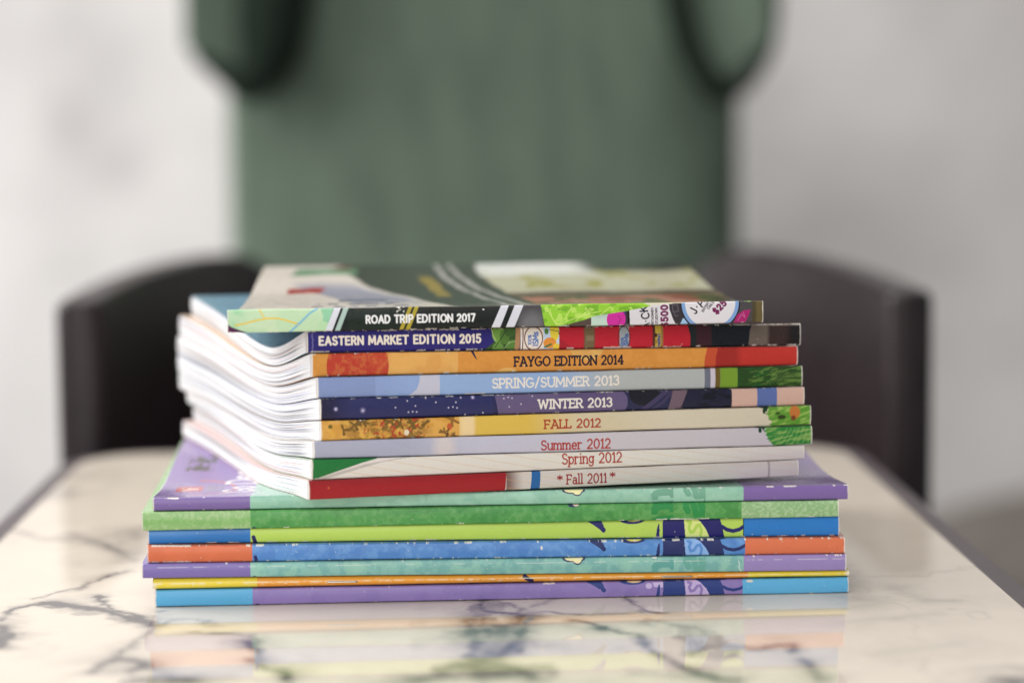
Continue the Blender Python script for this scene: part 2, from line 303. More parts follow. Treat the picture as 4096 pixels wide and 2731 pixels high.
VEINS = [  # polylines on the table top (x, y in mm), width mm, strength
 ([(-170.5, -19.8), (-169.0, -10.6), (-164.0, -6.2), (-158.4, -1.2), (-151.1, -7.2), (-141.4, -12.6), (-134.3, -17.8), (-127.6, -30.6), (-122.0, -35.5), (-112.7, -46.5)], 1.30, 0.75),
 ([(-140.7, 9.8), (-135.9, -6.7), (-130.3, -19.6), (-119.3, -32.7)], 1.00, 0.60),
 ([(-164.6, -6.1), (-155.5, -11.6), (-147.4, -10.6)], 0.80, 0.45),
 ([(-171.6, -34.8), (-170.6, -22.8), (-169.1, -13.7)], 1.00, 0.40),
 ([(-165.9, 5.2), (-159.5, 17.8), (-150.4, 27.2), (-145.8, 45.9), (-140.4, 56.2), (-134.3, 61.1)], 0.70, 0.40),
 ([(-206.3, 166.8), (-201.7, 166.4), (-189.6, 148.1), (-180.8, 139.0), (-167.8, 140.0), (-154.2, 126.5), (-142.5, 103.4), (-134.8, 81.6)], 2.00, 0.32),
 ([(-183.0, 143.4), (-174.5, 155.5), (-162.1, 141.7), (-146.5, 157.5)], 1.60, 0.20),
 ([(-145.5, 161.7), (-138.0, 119.0), (-137.1, 83.7)], 4.00, 0.22),
 ([(-203.6, 256.5), (-199.5, 271.6), (-193.7, 281.6)], 3.00, 0.25),
 ([(-194.4, 320.1), (-187.3, 342.4), (-181.1, 347.7)], 4.00, 0.14),
 ([(-169.7, -45.3), (-165.9, -64.2), (-163.4, -80.8)], 1.80, 0.70),
 ([(-126.2, -122.1), (-124.0, -109.8), (-118.3, -101.2), (-108.5, -110.9), (-107.0, -118.5), (-111.0, -121.9)], 1.30, 0.55),
 ([(-118.0, -94.7), (-113.3, -76.2), (-111.2, -53.9), (-108.8, -42.4)], 1.20, 0.35),
 ([(-114.9, -22.3), (-111.4, -19.5)], 0.80, 0.30),
 ([(-111.8, -50.0), (-105.9, -38.5), (-96.7, -37.4), (-89.0, -50.0)], 1.50, 0.22),
 ([(-96.4, -61.2), (-93.2, -61.4), (-75.0, -66.0), (-71.4, -76.0), (-71.7, -85.5)], 1.00, 0.35),
 ([(-75.4, -77.3), (-71.5, -88.6), (-68.6, -104.2), (-64.8, -119.2), (-60.0, -122.5), (-56.9, -129.8), (-56.7, -142.4)], 1.20, 0.60),
 ([(-70.4, -107.0), (-64.8, -110.4)], 2.50, 0.40),
 ([(-103.0, -135.1), (-97.3, -134.1), (-90.4, -138.8)], 2.00, 0.60),
 ([(11.4, -9.2), (9.4, -21.0), (11.5, -28.4), (15.1, -34.0), (22.3, -36.3), (27.3, -37.5), (25.6, -45.3), (23.3, -52.0)], 1.60, 0.80),
 ([(11.4, -10.1), (15.5, -12.3), (21.2, -20.1), (24.0, -25.7), (26.6, -38.4)], 1.00, 0.55),
 ([(27.3, -38.4), (29.6, -34.2), (35.1, -32.8), (40.3, -38.5), (49.0, -38.3)], 0.80, 0.50),
 ([(28.0, -26.0), (33.9, -15.5), (37.5, -9.2)], 0.80, 0.30),
 ([(7.8, -37.0), (8.8, -44.1), (7.9, -52.6)], 3.00, 0.50),
 ([(6.9, -45.0), (6.3, -65.3), (8.2, -84.8), (6.6, -109.4), (11.9, -112.8), (17.5, -101.1), (22.0, -82.6), (25.9, -56.6), (27.6, -37.8)], 2.40, 0.55),
 ([(10.7, -52.1), (12.6, -69.0), (17.5, -66.1), (22.7, -56.4)], 4.00, 0.45),
 ([(8.3, -78.5), (12.8, -94.6), (17.7, -88.7)], 5.00, 0.35),
 ([(5.8, -124.1), (15.0, -121.8), (21.4, -128.1), (27.4, -144.0)], 2.40, 0.50),
 ([(-15.0, -141.1), (-7.3, -138.9), (8.2, -141.3)], 3.00, 0.40),
 ([(66.3, -5.3), (69.4, -15.2), (71.6, -26.7), (73.1, -36.1), (78.9, -38.3)], 0.80, 0.60),
 ([(51.1, -39.9), (62.5, -37.1), (71.6, -36.0)], 0.80, 0.30),
 ([(43.9, -49.5), (50.3, -54.2), (54.9, -62.2), (60.1, -72.1), (67.0, -76.0), (66.2, -90.8), (68.6, -100.6), (70.7, -109.2), (74.5, -121.2), (78.8, -132.9), (83.5, -139.6), (87.4, -147.1), (94.3, -150.4)], 1.20, 0.62),
 ([(69.8, -59.1), (72.1, -48.7), (80.0, -59.8), (89.8, -64.0), (89.6, -87.5)], 1.20, 0.25),
 ([(82.4, -109.4), (87.5, -100.3), (98.0, -94.7), (103.2, -98.2), (107.7, -101.8), (113.8, -97.4), (120.3, -96.2), (120.0, -108.9)], 1.40, 0.55),
 ([(119.8, -119.8), (121.9, -129.0), (122.7, -150.9)], 1.40, 0.45),
 ([(62.2, -138.2), (72.7, -140.3), (81.9, -142.4)], 1.50, 0.30),
 ([(183.6, -154.5), (187.6, -156.7)], 3.00, 0.90),
 ([(175.2, 4.3), (182.3, -19.8), (193.3, -22.6)], 2.50, 0.14),
 ([(151.9, -32.7), (162.1, -25.9), (156.4, -14.1)], 3.50, 0.14),
 ([(149.2, -57.8), (164.7, -53.7), (181.1, -45.9)], 2.50, 0.10),
 ([(146.9, -113.9), (162.6, -104.0), (177.4, -100.3)], 3.00, 0.12),
]
BLOBS = [
 (14.5, -78.9, 9.5, 40, 0.55), (10.3, -130.2, 22, 16, 0.5), (-144.3, 140.2, 9, 26, 0.2), (12.6, -26.7, 8, 14, 0.45), (-166.4, -64.1, 4, 14, 0.7), (-116.2, -112.8, 14, 12, 0.35), (87.7, -77.5, 9, 22, 0.28), (91.4, -103.8, 9, 16, 0.3), (-67.6, -108.7, 5, 9, 0.45), (-96.9, -138.3, 16, 8, 0.5), (185.6, -156.6, 8, 6, 0.8), (77.7, -130.4, 7, 8, 0.3), (-187.3, 342.4, 14, 20, 0.1), (-196.2, 266.1, 12, 14, 0.18), (168.6, -109.2, 40, 20, 0.06), (-138.8, -22.1, 8, 5, 0.35), (-124.1, -33.8, 9, 6, 0.4)
]
def make_table():
    root = empty('marble_table', (0.0068, 0.03, -0.028))
    tag(root, 'pale marble tabletop with grey veins and dark rim under the magazines', 'table')
    ny, nx = 920, 540
    ys = np.linspace(YF, YB, ny); xl, xr = table_half(ys)
    u = np.linspace(0, 1, nx); X = xl[:, None]+(xr-xl)[:, None]*u[None]; Y = np.broadcast_to(ys[:, None], X.shape)
    mm = 1000.0
    wx = X*mm+7*(fbm(X*55, Y*55, 3)-.5)+2.2*(fbm(X*260, Y*260, 5)-.5)*2+1.6*(fbm(X*700, Y*500, 6)-.5); wy = Y*mm+7*(fbm(X*55+9, Y*55+4, 8)-.5)+2.2*(fbm(X*260+3, Y*260, 11)-.5)*2
    base = np.array([0.715, 0.635, 0.54]); C = np.broadcast_to(base, X.shape+(3,)).copy()
    cloud = fbm(X*11+3, Y*8+1, 21, 5); C *= (0.93+0.12*cloud)[..., None]
    warm = sstep(.5, .75, fbm(X*9+20, Y*9+7, 33, 4))[..., None]; C = C*(1-.12*warm)+np.array([.62, .55, .46])*.12*warm
    dark = np.zeros(X.shape)
    for pts, wd, st in VEINS:
        P = np.array(pts, float); d = np.full(X.shape, 1e9)
        lo = P.min(0)-22; hi = P.max(0)+22
        m = (wx > lo[0]) & (wx < hi[0]) & (wy > lo[1]) & (wy < hi[1])
        if not m.any(): continue
        ax, ay = wx[m], wy[m]; dm = np.full(ax.shape, 1e9)
        for (x0, y0), (x1, y1) in zip(P[:-1], P[1:]):
            dx, dy = x1-x0, y1-y0; L = dx*dx+dy*dy+1e-9; k = np.clip(((ax-x0)*dx+(ay-y0)*dy)/L, 0, 1)
            dm = np.minimum(dm, np.hypot(ax-x0-k*dx, ay-y0-k*dy))
        d[m] = dm
        var = 0.45+1.1*fbm(X*70, Y*70, int(abs(P[0, 0]))+40, 4)
        core = np.exp(-(d/(wd*2.0*var))**1.4)*np.clip(st*1.3*np.clip(var, .25, 1), 0, 1); halo = np.exp(-d/(wd*6))*st*.85*sstep(.38, .72, fbm(X*60, Y*60, 77, 4))
        dark = np.maximum(dark, np.clip(core+halo, 0, 1))
    for bx, by, rx, ry, st in BLOBS:
        q = np.hypot((wx-bx)/rx, (wy-by)/ry); e_ = sstep(1.10, .80, q+1.1*(fbm(X*90, Y*45, int(abs(bx))+3, 4)-.5))
        tx = sstep(.30, .70, fbm(X*120, Y*60, int(abs(by))+7, 4)); dark = np.maximum(dark, np.clip(st*1.5, 0, .95)*e_*(.55+.45*tx))
    faint = np.exp(-(abs(fbm(X*14+5, Y*10+2, 61, 5)-.5)/.012)**1.2)*.14*sstep(.45, .65, fbm(X*6, Y*6, 90))
    dark = np.clip(1-(1-np.maximum(dark, faint))**1.25, 0, .93)[..., None]
    C = C*(1-dark)+np.array([.085, .080, .088])*dark
    g = MB(); Z = np.zeros_like(X); g.grid(np.stack([X, Y, Z], -1), C)
    out = np.concatenate([np.stack([xl, ys], 1), np.stack([xr, ys], 1)[::-1]])
    sk = np.stack([np.c_[out, np.zeros(len(out))], np.c_[out, np.full(len(out), -.026)]], 0)
    g.grid(sk, base); g.build('tabletop', M_marble, root)
    g2 = MB(); g2.ngon(np.c_[out, np.full(len(out), -.0265)], (.2, .18, .16)); g2.build('underside', M_rim, root)
    # rounded rim around the slab
    pts = [(XL, YF)]+[(XL, YB-RC)]+[(XL+RC-RC*cos(a), YB-RC+RC*sin(a)) for a in np.linspace(0, pi/2, 20)]
    pts += [(XR-RC+RC*sin(a), YB-RC+RC*cos(a)) for a in np.linspace(0, pi/2, 20)]+[(XR, YF)]
    P = np.array(pts); tn = np.gradient(P, axis=0); tn /= np.linalg.norm(tn, axis=1)[:, None]; nm = np.c_[-tn[:, 1], tn[:, 0]]
    prof = [(0.0002, -0.0004)]+[(0.0082+0.0042*sin(a), -0.0046+0.0042*cos(a)) for a in np.linspace(0, pi/2, 8)]+[(0.0124, -0.026), (0.0002, -0.027)]
    R = np.stack([np.c_[P+nm*o_, np.full(len(P), z)] for o_, z in prof], 1)
    g3 = MB(); g3.grid(R, (.1, .1, .1)); g3.build('edge_band', M_rim, root)
make_table()

# ------------------------------------------------------------------ magazines
A_L, A_R = np.array([-.1159, -.0107]), np.array([.1552, -.0026])
valley = smooth_curve([-.05, 0, .012, .035, .06, .085, .12, .17, .26], [0, 0, -.0012, -.0030, -.0034, -.0020, .0000, .0006, .0012])
def on_cover(X, Y):
    """dip of the topmost purple and mint cover at a point of the table plane"""
    return valley(Y-(A_L[1]+(X-A_L[0])*(A_R[1]-A_L[1])/(A_R[0]-A_L[0])))
tau = smooth_curve([0, .006, .02, .05, .075, .11, .15, .20], [1, .985, .935, .865, .865, .890, .945, .985])
road_dip = smooth_curve([0, .004, .02, .055, .08, .119, .167, .21], [0, -.0002, -.0022, -.0044, -.0045, -.0036, .0004, .0030])

class Mag: pass
def make_magazine(name, label, group, PL, PR, hL, hR, w, ang, px, thick, base, paint, cover_paint=None, mode='flat', board_th=.00030, ang2=None,
                  ztop0=None, nu=1300, nv=30, depth_ratio=1.0, rnd=0.0008, cover_col=(200, 200, 200), tint=0.0, seed=1, cover_res=(60, 420), page_inset=0.0003, fold=False):
    """PL/PR: lower front corners (m); hL/hR: thickness at the ends; ang: lean of the short edges (deg); px: print-unit range along the spine"""
    PL, PR = np.array(PL), np.array(PR)
    root = empty(name, ((PL[0]+PR[0])/2, (PL[1]+PR[1])/2, (PL[2]+PR[2])/2))
    tag(root, label, 'magazine', group)
    rs = np.random.RandomState(seed)
    def XY(u, s):
        a_ = np.radians(ang+((ang if ang2 is None else ang2)-ang)*u); e = np.stack([-np.sin(a_), np.cos(a_)], -1)
        return (PL[:2]+(PR[:2]-PL[:2])*u[..., None])+e*s[..., None]
    wob = lambda u, k: .00016*(fbm(u*9+k, u*0+seed, seed+k, 3)-.5)*2
    def zz(u, s, top):
        zb = PL[2]+(PR[2]-PL[2])*u; h = hL+(hR-hL)*u; z = zb+(h if top else 0)+wob(u, 3 if top else 5)-(0.00012 if top else 0)
        if mode == 'upper':
            p = XY(u, s); z0 = ztop0[0]+(ztop0[1]-ztop0[0])*u
            f0 = XY(u, s*0); return z0+on_cover(p[..., 0], p[..., 1])-on_cover(f0[..., 0], f0[..., 1])+(z-z0)*tau(s)
        if mode == 'valley' and top:
            p = XY(u, s); return z+on_cover(p[..., 0], p[..., 1])
        if mode == 'road':
            return z+road_dip(s)*(1.0 if top else .35)*(1-.25*np.sin(np.pi*u)*0)
        return z
    # ---- spine
    g = MB()
    u1 = np.linspace(0, 1, nu)
    r = rnd
    prof = [('t', .0022, 0.0), ('t', .0014, 0.0)]
    if fold:
        prof = [('f', .0026, 0.0)]+[('f', .0024*(1-sin(a)), (1-cos(a))/2) for a in np.linspace(0.05, pi-.05, nv)]+[('f', .0026, 1.0)]
    else:
        prof += [('t', r*(1-sin(a)), r*(1-cos(a))) for a in np.linspace(0, pi/2, 6)]
        prof += [('f', 0.0, k) for k in np.linspace(0, 1, nv)[1:-1]]
        prof += [('b', r*(1-sin(a)), r*(1-cos(a))) for a in np.linspace(pi/2, 0, 6)]
        prof += [('b', .0016, 0.0)]
    rows = []
    zt0, zb0 = zz(u1, u1*0, True), zz(u1, u1*0, False)
    for kind, s_, k in prof:
        s = np.full(nu, s_)
        if kind == 't': z = zz(u1, s, True)-k
        elif kind == 'b': z = zz(u1, s, False)+k
        elif fold: z = zt0+(zb0-zt0)*k
        else: z = (zt0-r)+((zb0+r)-(zt0-r))*k
        if kind == 'f' and not fold: s = s-.00022*np.sin(np.pi*k)+.00005*(fbm(u1*14, u1*0+k*.6, seed+2, 3)-.5)
        rows.append(np.concatenate([XY(u1, s), z[:, None]], 1))
    P = np.array(rows)
    V = np.clip((zt0[None]-P[..., 2])/(zt0-zb0)[None], 0, 1)
    # perspective-correct print coordinate along the spine
    xs = (px[0]*(1-u1)+px[1]*u1*depth_ratio)/((1-u1)+u1*depth_ratio)
    Tpx = thick[0]+(thick[1]-thick[0])*u1
    Xp = np.broadcast_to(xs[None], V.shape); T_ = .5*(thick[0]+thick[1])
    S = Sheet(Xp, V*T_, V, base, T_); paint(S)
    if not fold:
        edge = np.minimum(Xp-px[0], px[1]-Xp); nb = fbm(Xp/5, V*3+seed, seed+50, 3)
        S.mix(.85*sstep(5.5, 1.5, edge+5*(nb-.5)), (226, 218, 208))
    g.grid(P, S.c)
    for k in (0, -1): g.ngon(P[:, k] if k else P[::-1, k], (.74, .71, .67))
    sp = g.build('spine', M_gloss, root)
    # ---- covers: thin boards with a rim
    ns, nc = cover_res if cover_paint else (44, 60)
    def board(nm, top):
        s0 = .0022
        uu, ss = np.meshgrid(np.linspace(-.0006, 1.0006, nc), np.linspace(s0+.00005, w, ns), indexing='ij')
        z = zz(uu, ss, top); th = board_th*(1 if top else -1)
        A = np.concatenate([XY(uu, ss), z[..., None]], -1); B_ = A.copy(); B_[..., 2] -= th
        if top and cover_paint:
            K = Sheet(uu, ss, ss/w, cover_col, 1.0); cover_paint(K, uu, ss); cc = K.c
        else: cc = np.broadcast_to(ink(cover_col), A.shape).copy()
        q = MB(); q.grid(A, cc); q.grid(B_, (.72, .70, .68))
        for a, b in ((A[0], B_[0]), (A[-1], B_[-1]), (A[:, 0], B_[:, 0]), (A[:, -1], B_[:, -1])):
            ec = np.broadcast_to(ink(cover_col)*.5+.38, (2, len(a), 3)); q.grid(np.stack([a, b], 0), ec)
        q.build(nm, M_cover, root)
    board('front_cover', True); board('back_cover', False)
    # ---- page block
    q = MB(); nt_, nss = (84, 120) if mode in ('upper', 'road') else (26, 60)
    fr = np.linspace(0, 1, nt_); s_ = np.linspace(.0012, w-.0006, nss)
    shape = 0.0005*np.sin(np.pi*fr)
    def col(s2, f2, k):
        ln = vnoise(f2*12+rs.rand()*60+.8*s2/w*vnoise(f2*2, f2*0, seed), s2*8+k, seed+k); ln2 = vnoise(f2*21+k, s2*12, seed+70+k)
        tn = vnoise(f2*15+5*k, s2*7, seed+7); c = np.ones(s2.shape+(3,))*np.array([.80, .80, .81])
        ln3 = vnoise(f2*26+13, s2*24, seed+31+k)
        d = sstep(.52, .92, ln)*.46+sstep(.5, .95, ln2)*.36+sstep(.74, .95, ln3)*.5*sstep(.10, .03, s2)
        fade = sstep(.0, .026, s2)*.85+.15
        c *= (1-d*fade)[..., None]
        for j, (lo, tc_) in enumerate(((.66, (.86, .66, .64)), (-.2, (.64, .68, .86)))):
            mk = (sstep(lo, lo+.16, tn) if lo > 0 else sstep(.34, .12, tn))*fade*.62; c = c*(1-mk[..., None])+c*np.array(tc_)*mk[..., None]
        if tint: mk = tint*sstep(.45, .75, vnoise(f2*33, s2*5, seed+90))*fade; c = c*(1-mk[..., None])+c*np.array([.80, .88, .78])*mk[..., None]
        return c
    for k, ue in ((0, -.0006), (1, 1.0006)):
        s2, f2 = np.meshgrid(s_, fr, indexing='ij'); uu = np.full(s2.shape, ue)
        zt = zz(uu, s2, True)-page_inset; zb = zz(uu, s2, False)+page_inset
        p = XY(uu, s2); out = (1 if k else -1)*((.0008*(vnoise(f2*14, s2*7, seed+5)-.5)+.0005*(vnoise(f2*30, s2*6, seed+6)-.5))+shape[None]*.6)*sstep(0, .02, s2)
        p = p+np.stack([out, out*0], -1)
        q.grid(np.concatenate([p, (zt+(zb-zt)*f2)[..., None]], -1), col(s2, f2, k))
    u2, f2 = np.meshgrid(np.linspace(-.0006, 1.0006, 60), fr, indexing='ij'); ss = np.full(u2.shape, w-.0006)+.0016*np.sin(np.pi*f2)
    zt = zz(u2, np.full(u2.shape, w-.0006), True)-page_inset; zb = zz(u2, np.full(u2.shape, w-.0006), False)+page_inset
    q.grid(np.concatenate([XY(u2, ss), (zt+(zb-zt)*f2)[..., None]], -1), col(u2*.2, f2, 2))
    q.build('page_block', M_paper, root)
    m = Mag(); m.root = root; m.XY = XY; m.zz = zz; m.px = px; m.spine = sp
    return m
G_LOW = 'wide magazines at the bottom of the pile'; G_UP = 'narrower magazines turned aslant on the pile'

NAVY = (30, 30, 88)
# ---- lower seven
def bands(S, xa, xb, left, mid, right):
    S.band(-1e4, xa, left); S.band(xa, xb, mid); S.band(xb, 1e4, right)
def sideways_m(S, col, cut, x0=2603, x1=2690):
    # stem across the spine with a rounded arch on the left, slab on the right
    w = x1-x0; T = S.T
    for c0 in cut:
        S.poly([(x0+.30*w, c0), (x1, c0-.06), (x1, c0+.62), (x1-.12*w, c0+.62), (x1-.20*w, c0+.44), (x0+.45*w, c0+.44), (x0+.30*w, c0+.50), (x0+.26*w, c0+.75), (x0, c0+.75), (x0-.02*w, c0+.35), (x0+.08*w, c0+.10)], col)
def sideways_s(S, col, off=0.0, x0=2730, x1=2816, sc=1.0, wd=24, lean=0.0):
    T = S.T; w = x1-x0
    p = [(x0+.22*w, off+.30), (x0+.12*w, off+.05), (x0+.16*w, off-.25), (x0+.40*w, off-.35), (x0+.52*w, off+.05), (x0+.60*w, off+.52), (x0+.85*w, off+.48), (x0+.88*w, off+.12), (x0+.80*w, off-.05)]
    S.seg([(x, v*T*sc) for x, v in p], wd, col); S.band(x1-.06*w, x1+2, col) if lean else None
def flower(S, x=2290, v=-.02):
    for k, rr, c in ((0, 46, NAVY), (1, 37, (250, 225, 165))):
        S.ell(x, v, rr, 15-5*k, c); S.ell(x+14, v+.12, rr*.42, 17-5*k, c)
def stroke_art(S, navy, pale, base, dots=None, eye=(245, 215, 90)):
    """bold navy brush shapes over the right of the mid colour"""
    T = S.T
    S.ell(2526, -.05, 52, 15, navy); S.ell(2532, -.08, 34, 9, eye)
    S.seg([(2352, -.1*T), (2376, .12*T), (2400, .36*T), (2410, .52*T)], 17, navy); S.poly([(2335, -.05), (2400, -.05), (2412, .3), (2392, .34)], navy)
    S.poly([(2634, .22), (2630, .22), (2624, .5), (2619, 1.02), (2633, 1.02), (2635, .6)], navy)
    S.poly([(2733, -.05), (2775, -.05), (2795, .12), (2820, .55), (2838, 1.05), (2739, 1.05)], pale)
    S.seg([(2748, .12*T), (2760, .18*T), (2752, .45*T), (2758, .72*T), (2772, .66*T), (2784, .38*T), (2796, .34*T), (2803, .60*T), (2798, .95*T)], 11, base)
    S.poly([(2648, -.05), (2732, -.05), (2739, 1.05), (2646, 1.05)], navy)
    S.poly([(2768, -.05), (2875, -.05), (2884, .3), (2896, 1.05), (2837, 1.05), (2820, .55), (2798, .14), (2785, .02)], navy)
    S.seg([(2886, .44*T), (2905, .60*T), (2930, .68*T), (2955, .60*T), (2976, .42*T)], 12, navy)
    S.seg([(2860, .02*T), (2900, -.02*T)], 4, navy)

def p_G(S):
    bands(S, 1007, 2967, (78, 165, 212), (136, 116, 178), (84, 170, 216))
    pu = (138, 118, 180); nv = (40, 60, 126)
    S.mottle(1007, 2967, (120, 100, 165), 60, 3, .35)
    S.ell(2590, .3, 13, 11, (190, 172, 214)); S.poly([(2605, .06), (2650, .06), (2648, .42), (2612, .36)], (190, 172, 214))
    stroke_art(S, nv, (188, 168, 214), pu, eye=(245, 205, 150))
    S.band(2967, 1e4, (84, 170, 216)); S.ell(1024, 1.0, 10, 5, NAVY); S.ell(2995, .12, 14, 5, (215, 205, 195))
    S.chips('top', .30, 4, 4, x0=1020); S.chips('bottom', .28, 8, 3); S.specks(14, 2)
def p_F(S):
    S.band(-1e4, 1026, (252, 208, 44)); S.band(1026, 2987, (236, 156, 38)); S.band(2987, 1e4, (238, 208, 42))
    S.seg([(2092, .30*S.T), (2104, .55*S.T), (2120, .8*S.T)], 17, (30, 28, 80))
    n = fbm(S.x/30, S.x*0+2, 5, 4); S.mix(.75*np.exp(-((S.v-.46)/.055)**2)*sstep(.30, .55, n), (240, 226, 200))
    n2 = fbm(S.x/9, S.t/2.5, 15, 4); S.mix(.8*sstep(.62, .70, n2)*np.exp(-((S.v-.55)/.2)**2)*sstep(.45, .6, fbm(S.x/80, S.x*0, 19)), (238, 228, 210))
    S.mix(sstep(3370, 3388, S.x)*.8, (232, 222, 205)); S.mix(sstep(632, 618, S.x)*.6*sstep(.3, .5, S.v), (235, 225, 210))
def p_E(S):
    bands(S, 997, 2972, (120, 104, 170), (128, 182, 172), (148, 128, 184)); S.mottle(997, 2972, (98, 160, 158), 34, 6, .6); S.mottle(997, 2972, (150, 200, 176), 50, 12, .5)
    flower(S); sideways_m(S, (92, 160, 152), (.22, -.6)); sideways_s(S, (98, 164, 150), .28, lean=1)
    S.ell(1012, 1.0, 9, 4, NAVY)
    n = fbm(S.x/40, S.x*0+4, 25, 4); S.mix(.5*np.exp(-((S.v-.24-.03*(n-.5))/.025)**2)*sstep(.50, .62, n), (228, 224, 214))
    S.seg([(2950, .3*S.T), (2956, .5*S.T), (2952, .7*S.T), (2962, .98*S.T)], 2.2, (225, 235, 225)); S.chips('top', .33, 14, 4); S.specks(8, 5)
def p_D(S):
    bands(S, 1004, 2978, (214, 108, 64), (80, 136, 202), (216, 112, 70)); S.mottle(1004, 2978, (108, 156, 212), 22, 9, .55); S.mottle(1004, 2978, (62, 116, 188), 40, 19, .5)
    stroke_art(S, (34, 46, 100), (134, 174, 228), (82, 138, 206)); S.band(2978, 1e4, (216, 112, 70))
    S.mix((S.x < 1004)*.35*sstep(.4, .7, fbm(S.x/70, S.t/20, 29)), (196, 92, 52))
    S.seg([(1016, .72*S.T), (1022, 1.05*S.T)], 13, NAVY)
    S.chips('top', .38, 2, 7, ln=13); S.chips('bottom', .36, 6, 6, ln=13); S.chips('top', .62, 12, 7, x1=760); S.chips('bottom', .62, 22, 6, x1=760); S.chips('top', .42, 31, 6, x0=3200); S.ell(2160, .4, 4, 7, (228, 220, 210)); S.specks(10, 7)
def p_C(S):
    bands(S, 1000, 2972, (24, 112, 186), (182, 212, 84), (22, 120, 200))
    S.mix((S.x < 1000)*.35*sstep(900, 620, S.x)*sstep(.9, .2, S.v), (90, 150, 215))
    stroke_art(S, (30, 28, 104), (214, 226, 130), (176, 210, 80)); S.band(2972, 1e4, (22, 120, 200)); S.band(2970, 2973.5, (24, 50, 60))
    S.seg([(1012, .62*S.T), (1020, 1.05*S.T)], 16, NAVY); S.chips('bottom', .42, 3, 4); S.chips('top', .3, 17, 4); S.specks(9, 8)
def p_B(S):
    bands(S, 998, 2964, (136, 178, 112), (76, 150, 74), (138, 178, 122)); S.mottle(998, 2964, (108, 168, 96), 16, 4, .5); S.mottle(998, 2964, (52, 128, 58), 42, 14, .5)
    S.mottle(-1e4, 998, (168, 196, 142), 12, 24, .55); S.mottle(2964, 1e4, (176, 204, 160), 9, 34, .6)
    S.mix((S.x < 998)*.5*np.exp(-((S.v-.55-.08*np.sin(S.x/60))/.2)**2), (108, 170, 78))
    sideways_m(S, (36, 134, 66), (-.10, .75)); sideways_s(S, (38, 138, 68), .18, lean=1)
    S.ell(1012, 1.0, 10, 6, NAVY); S.ell(2290, -.02, 22, 9, NAVY); S.ell(2300, -.02, 12, 5, (235, 210, 190))
    S.chips('bottom', .34, 8, 5); S.chips('bottom', .66, 45, 7, x0=2620, x1=2835, ln=14); S.specks(9, 9)
def p_A(S):
    bands(S, 997, 2971, (120, 96, 158), (144, 192, 168), (122, 96, 160)); S.mottle(997, 2971, (124, 176, 156), 34, 5, .5); S.mottle(1500, 2971, (164, 208, 186), 60, 15, .5)
    flower(S, 2290, .02); sideways_m(S, (108, 164, 138), (.05, .9)); sideways_s(S, (112, 168, 142), .1, lean=1)
    S.ell(990, 1.0, 10, 5, NAVY); S.chips('top', .55, 7, 7, x1=720); S.chips('top', .36, 2, 4); S.chips('bottom', .3, 12, 3); S.specks(5, 3)
# ---- upper pile
def p_F11(S):
    T = S.T
    S.grad(2023, 2023, (120, 92, 84), 1, 75)
    for k in range(9):
        x0 = 1700+k*170; S.seg([(x0, -.05*T), (x0+400, 1.05*T)], 1.6, (204, 160, 110), .7)
    S.band(-1e4, 2023, (156, 18, 26), -1e4, 2018); S.mix((S.x < 2020)*.25*sstep(.5, 0, S.v), (90, 14, 20))
    S.band(2125, 2160, (26, 94, 156), 2119, 2156)
    S.text('*', 2226, 2247, .28, .80, 4.2, (142, 26, 32)); S.text('Fall 2011', 2266, 2422, .28, .80, 4.0, (142, 26, 32), True)
    S.text('*', 2437, 2458, .24, .76, 4.2, (142, 26, 32))
    S.ell(3010, .9, 150, 40, (214, 204, 204), 30, .5); S.band(3071, 3079, (146, 136, 134)); S.mix(.3*sstep(2600, 3000, S.x), (186, 172, 178)); S.ell(1312, .4, 3.5, 4, (190, 90, 40))
def p_Spr(S):
    T = S.T
    for k in range(13):
        x0 = 1130+k*172; S.seg([(x0, -.05*T), (x0+400, 1.05*T)], 1.6, (206, 168, 122), .75)
    S.poly([(1700, -.1), (1520, .22), (1260, 1.1), (1240, 1.1), (1240, -.1)], (150, 144, 140), .55)
    S.poly([(1660, -.1), (1450, .30), (1246, .98), (1200, 1.1), (1200, -.1)], (214, 204, 198))
    S.poly([(1100, -.1), (1540, -.1), (1440, .22), (1262, .92), (1100, 1.1)], (26, 112, 52))
    S.text('Spring 2012', 2244, 2481, .09, .685, 4.4, (164, 52, 40), True)
    S.mix(.35*sstep(2600, 3150, S.x), (196, 182, 186)); S.specks(3, 3, (150, 140, 130))
def p_Sum(S):
    T = S.T
    S.grad(-1e4, 1560, (162, 164, 184), 1, 400); S.grad(2500, 1e4, (194, 186, 192), 500, 1); S.ell(1775, .5, 40, 55, (206, 194, 190), 40, .8)
    S.text('Summer 2012', 2163, 2438, .36, .865, 4.6, (166, 50, 40), True)
    j = 3052+.55*T*S.v+9*(fbm(S.x*0+3, S.t/7, 8, 3)-.5)*3
    S.mix(np.clip(S.x-j, 0, 1), (40, 128, 52)); S.mix(np.clip(S.x-j, 0, 1)*sstep(.45, .7, fbm(S.x/40, S.t/6+S.x/30, 5)), (132, 172, 84))
    S.poly([(2985, -.05), (3062, -.05), (3055, .2), (3048, .06)], (16, 60, 34)); S.ell(3040, .16, 7, 9, (16, 60, 34))
    for k in range(7): S.seg([(3100+k*22, 1.0*T), (3150+k*16, .1*T)], 2.2, (176, 204, 120), .5)
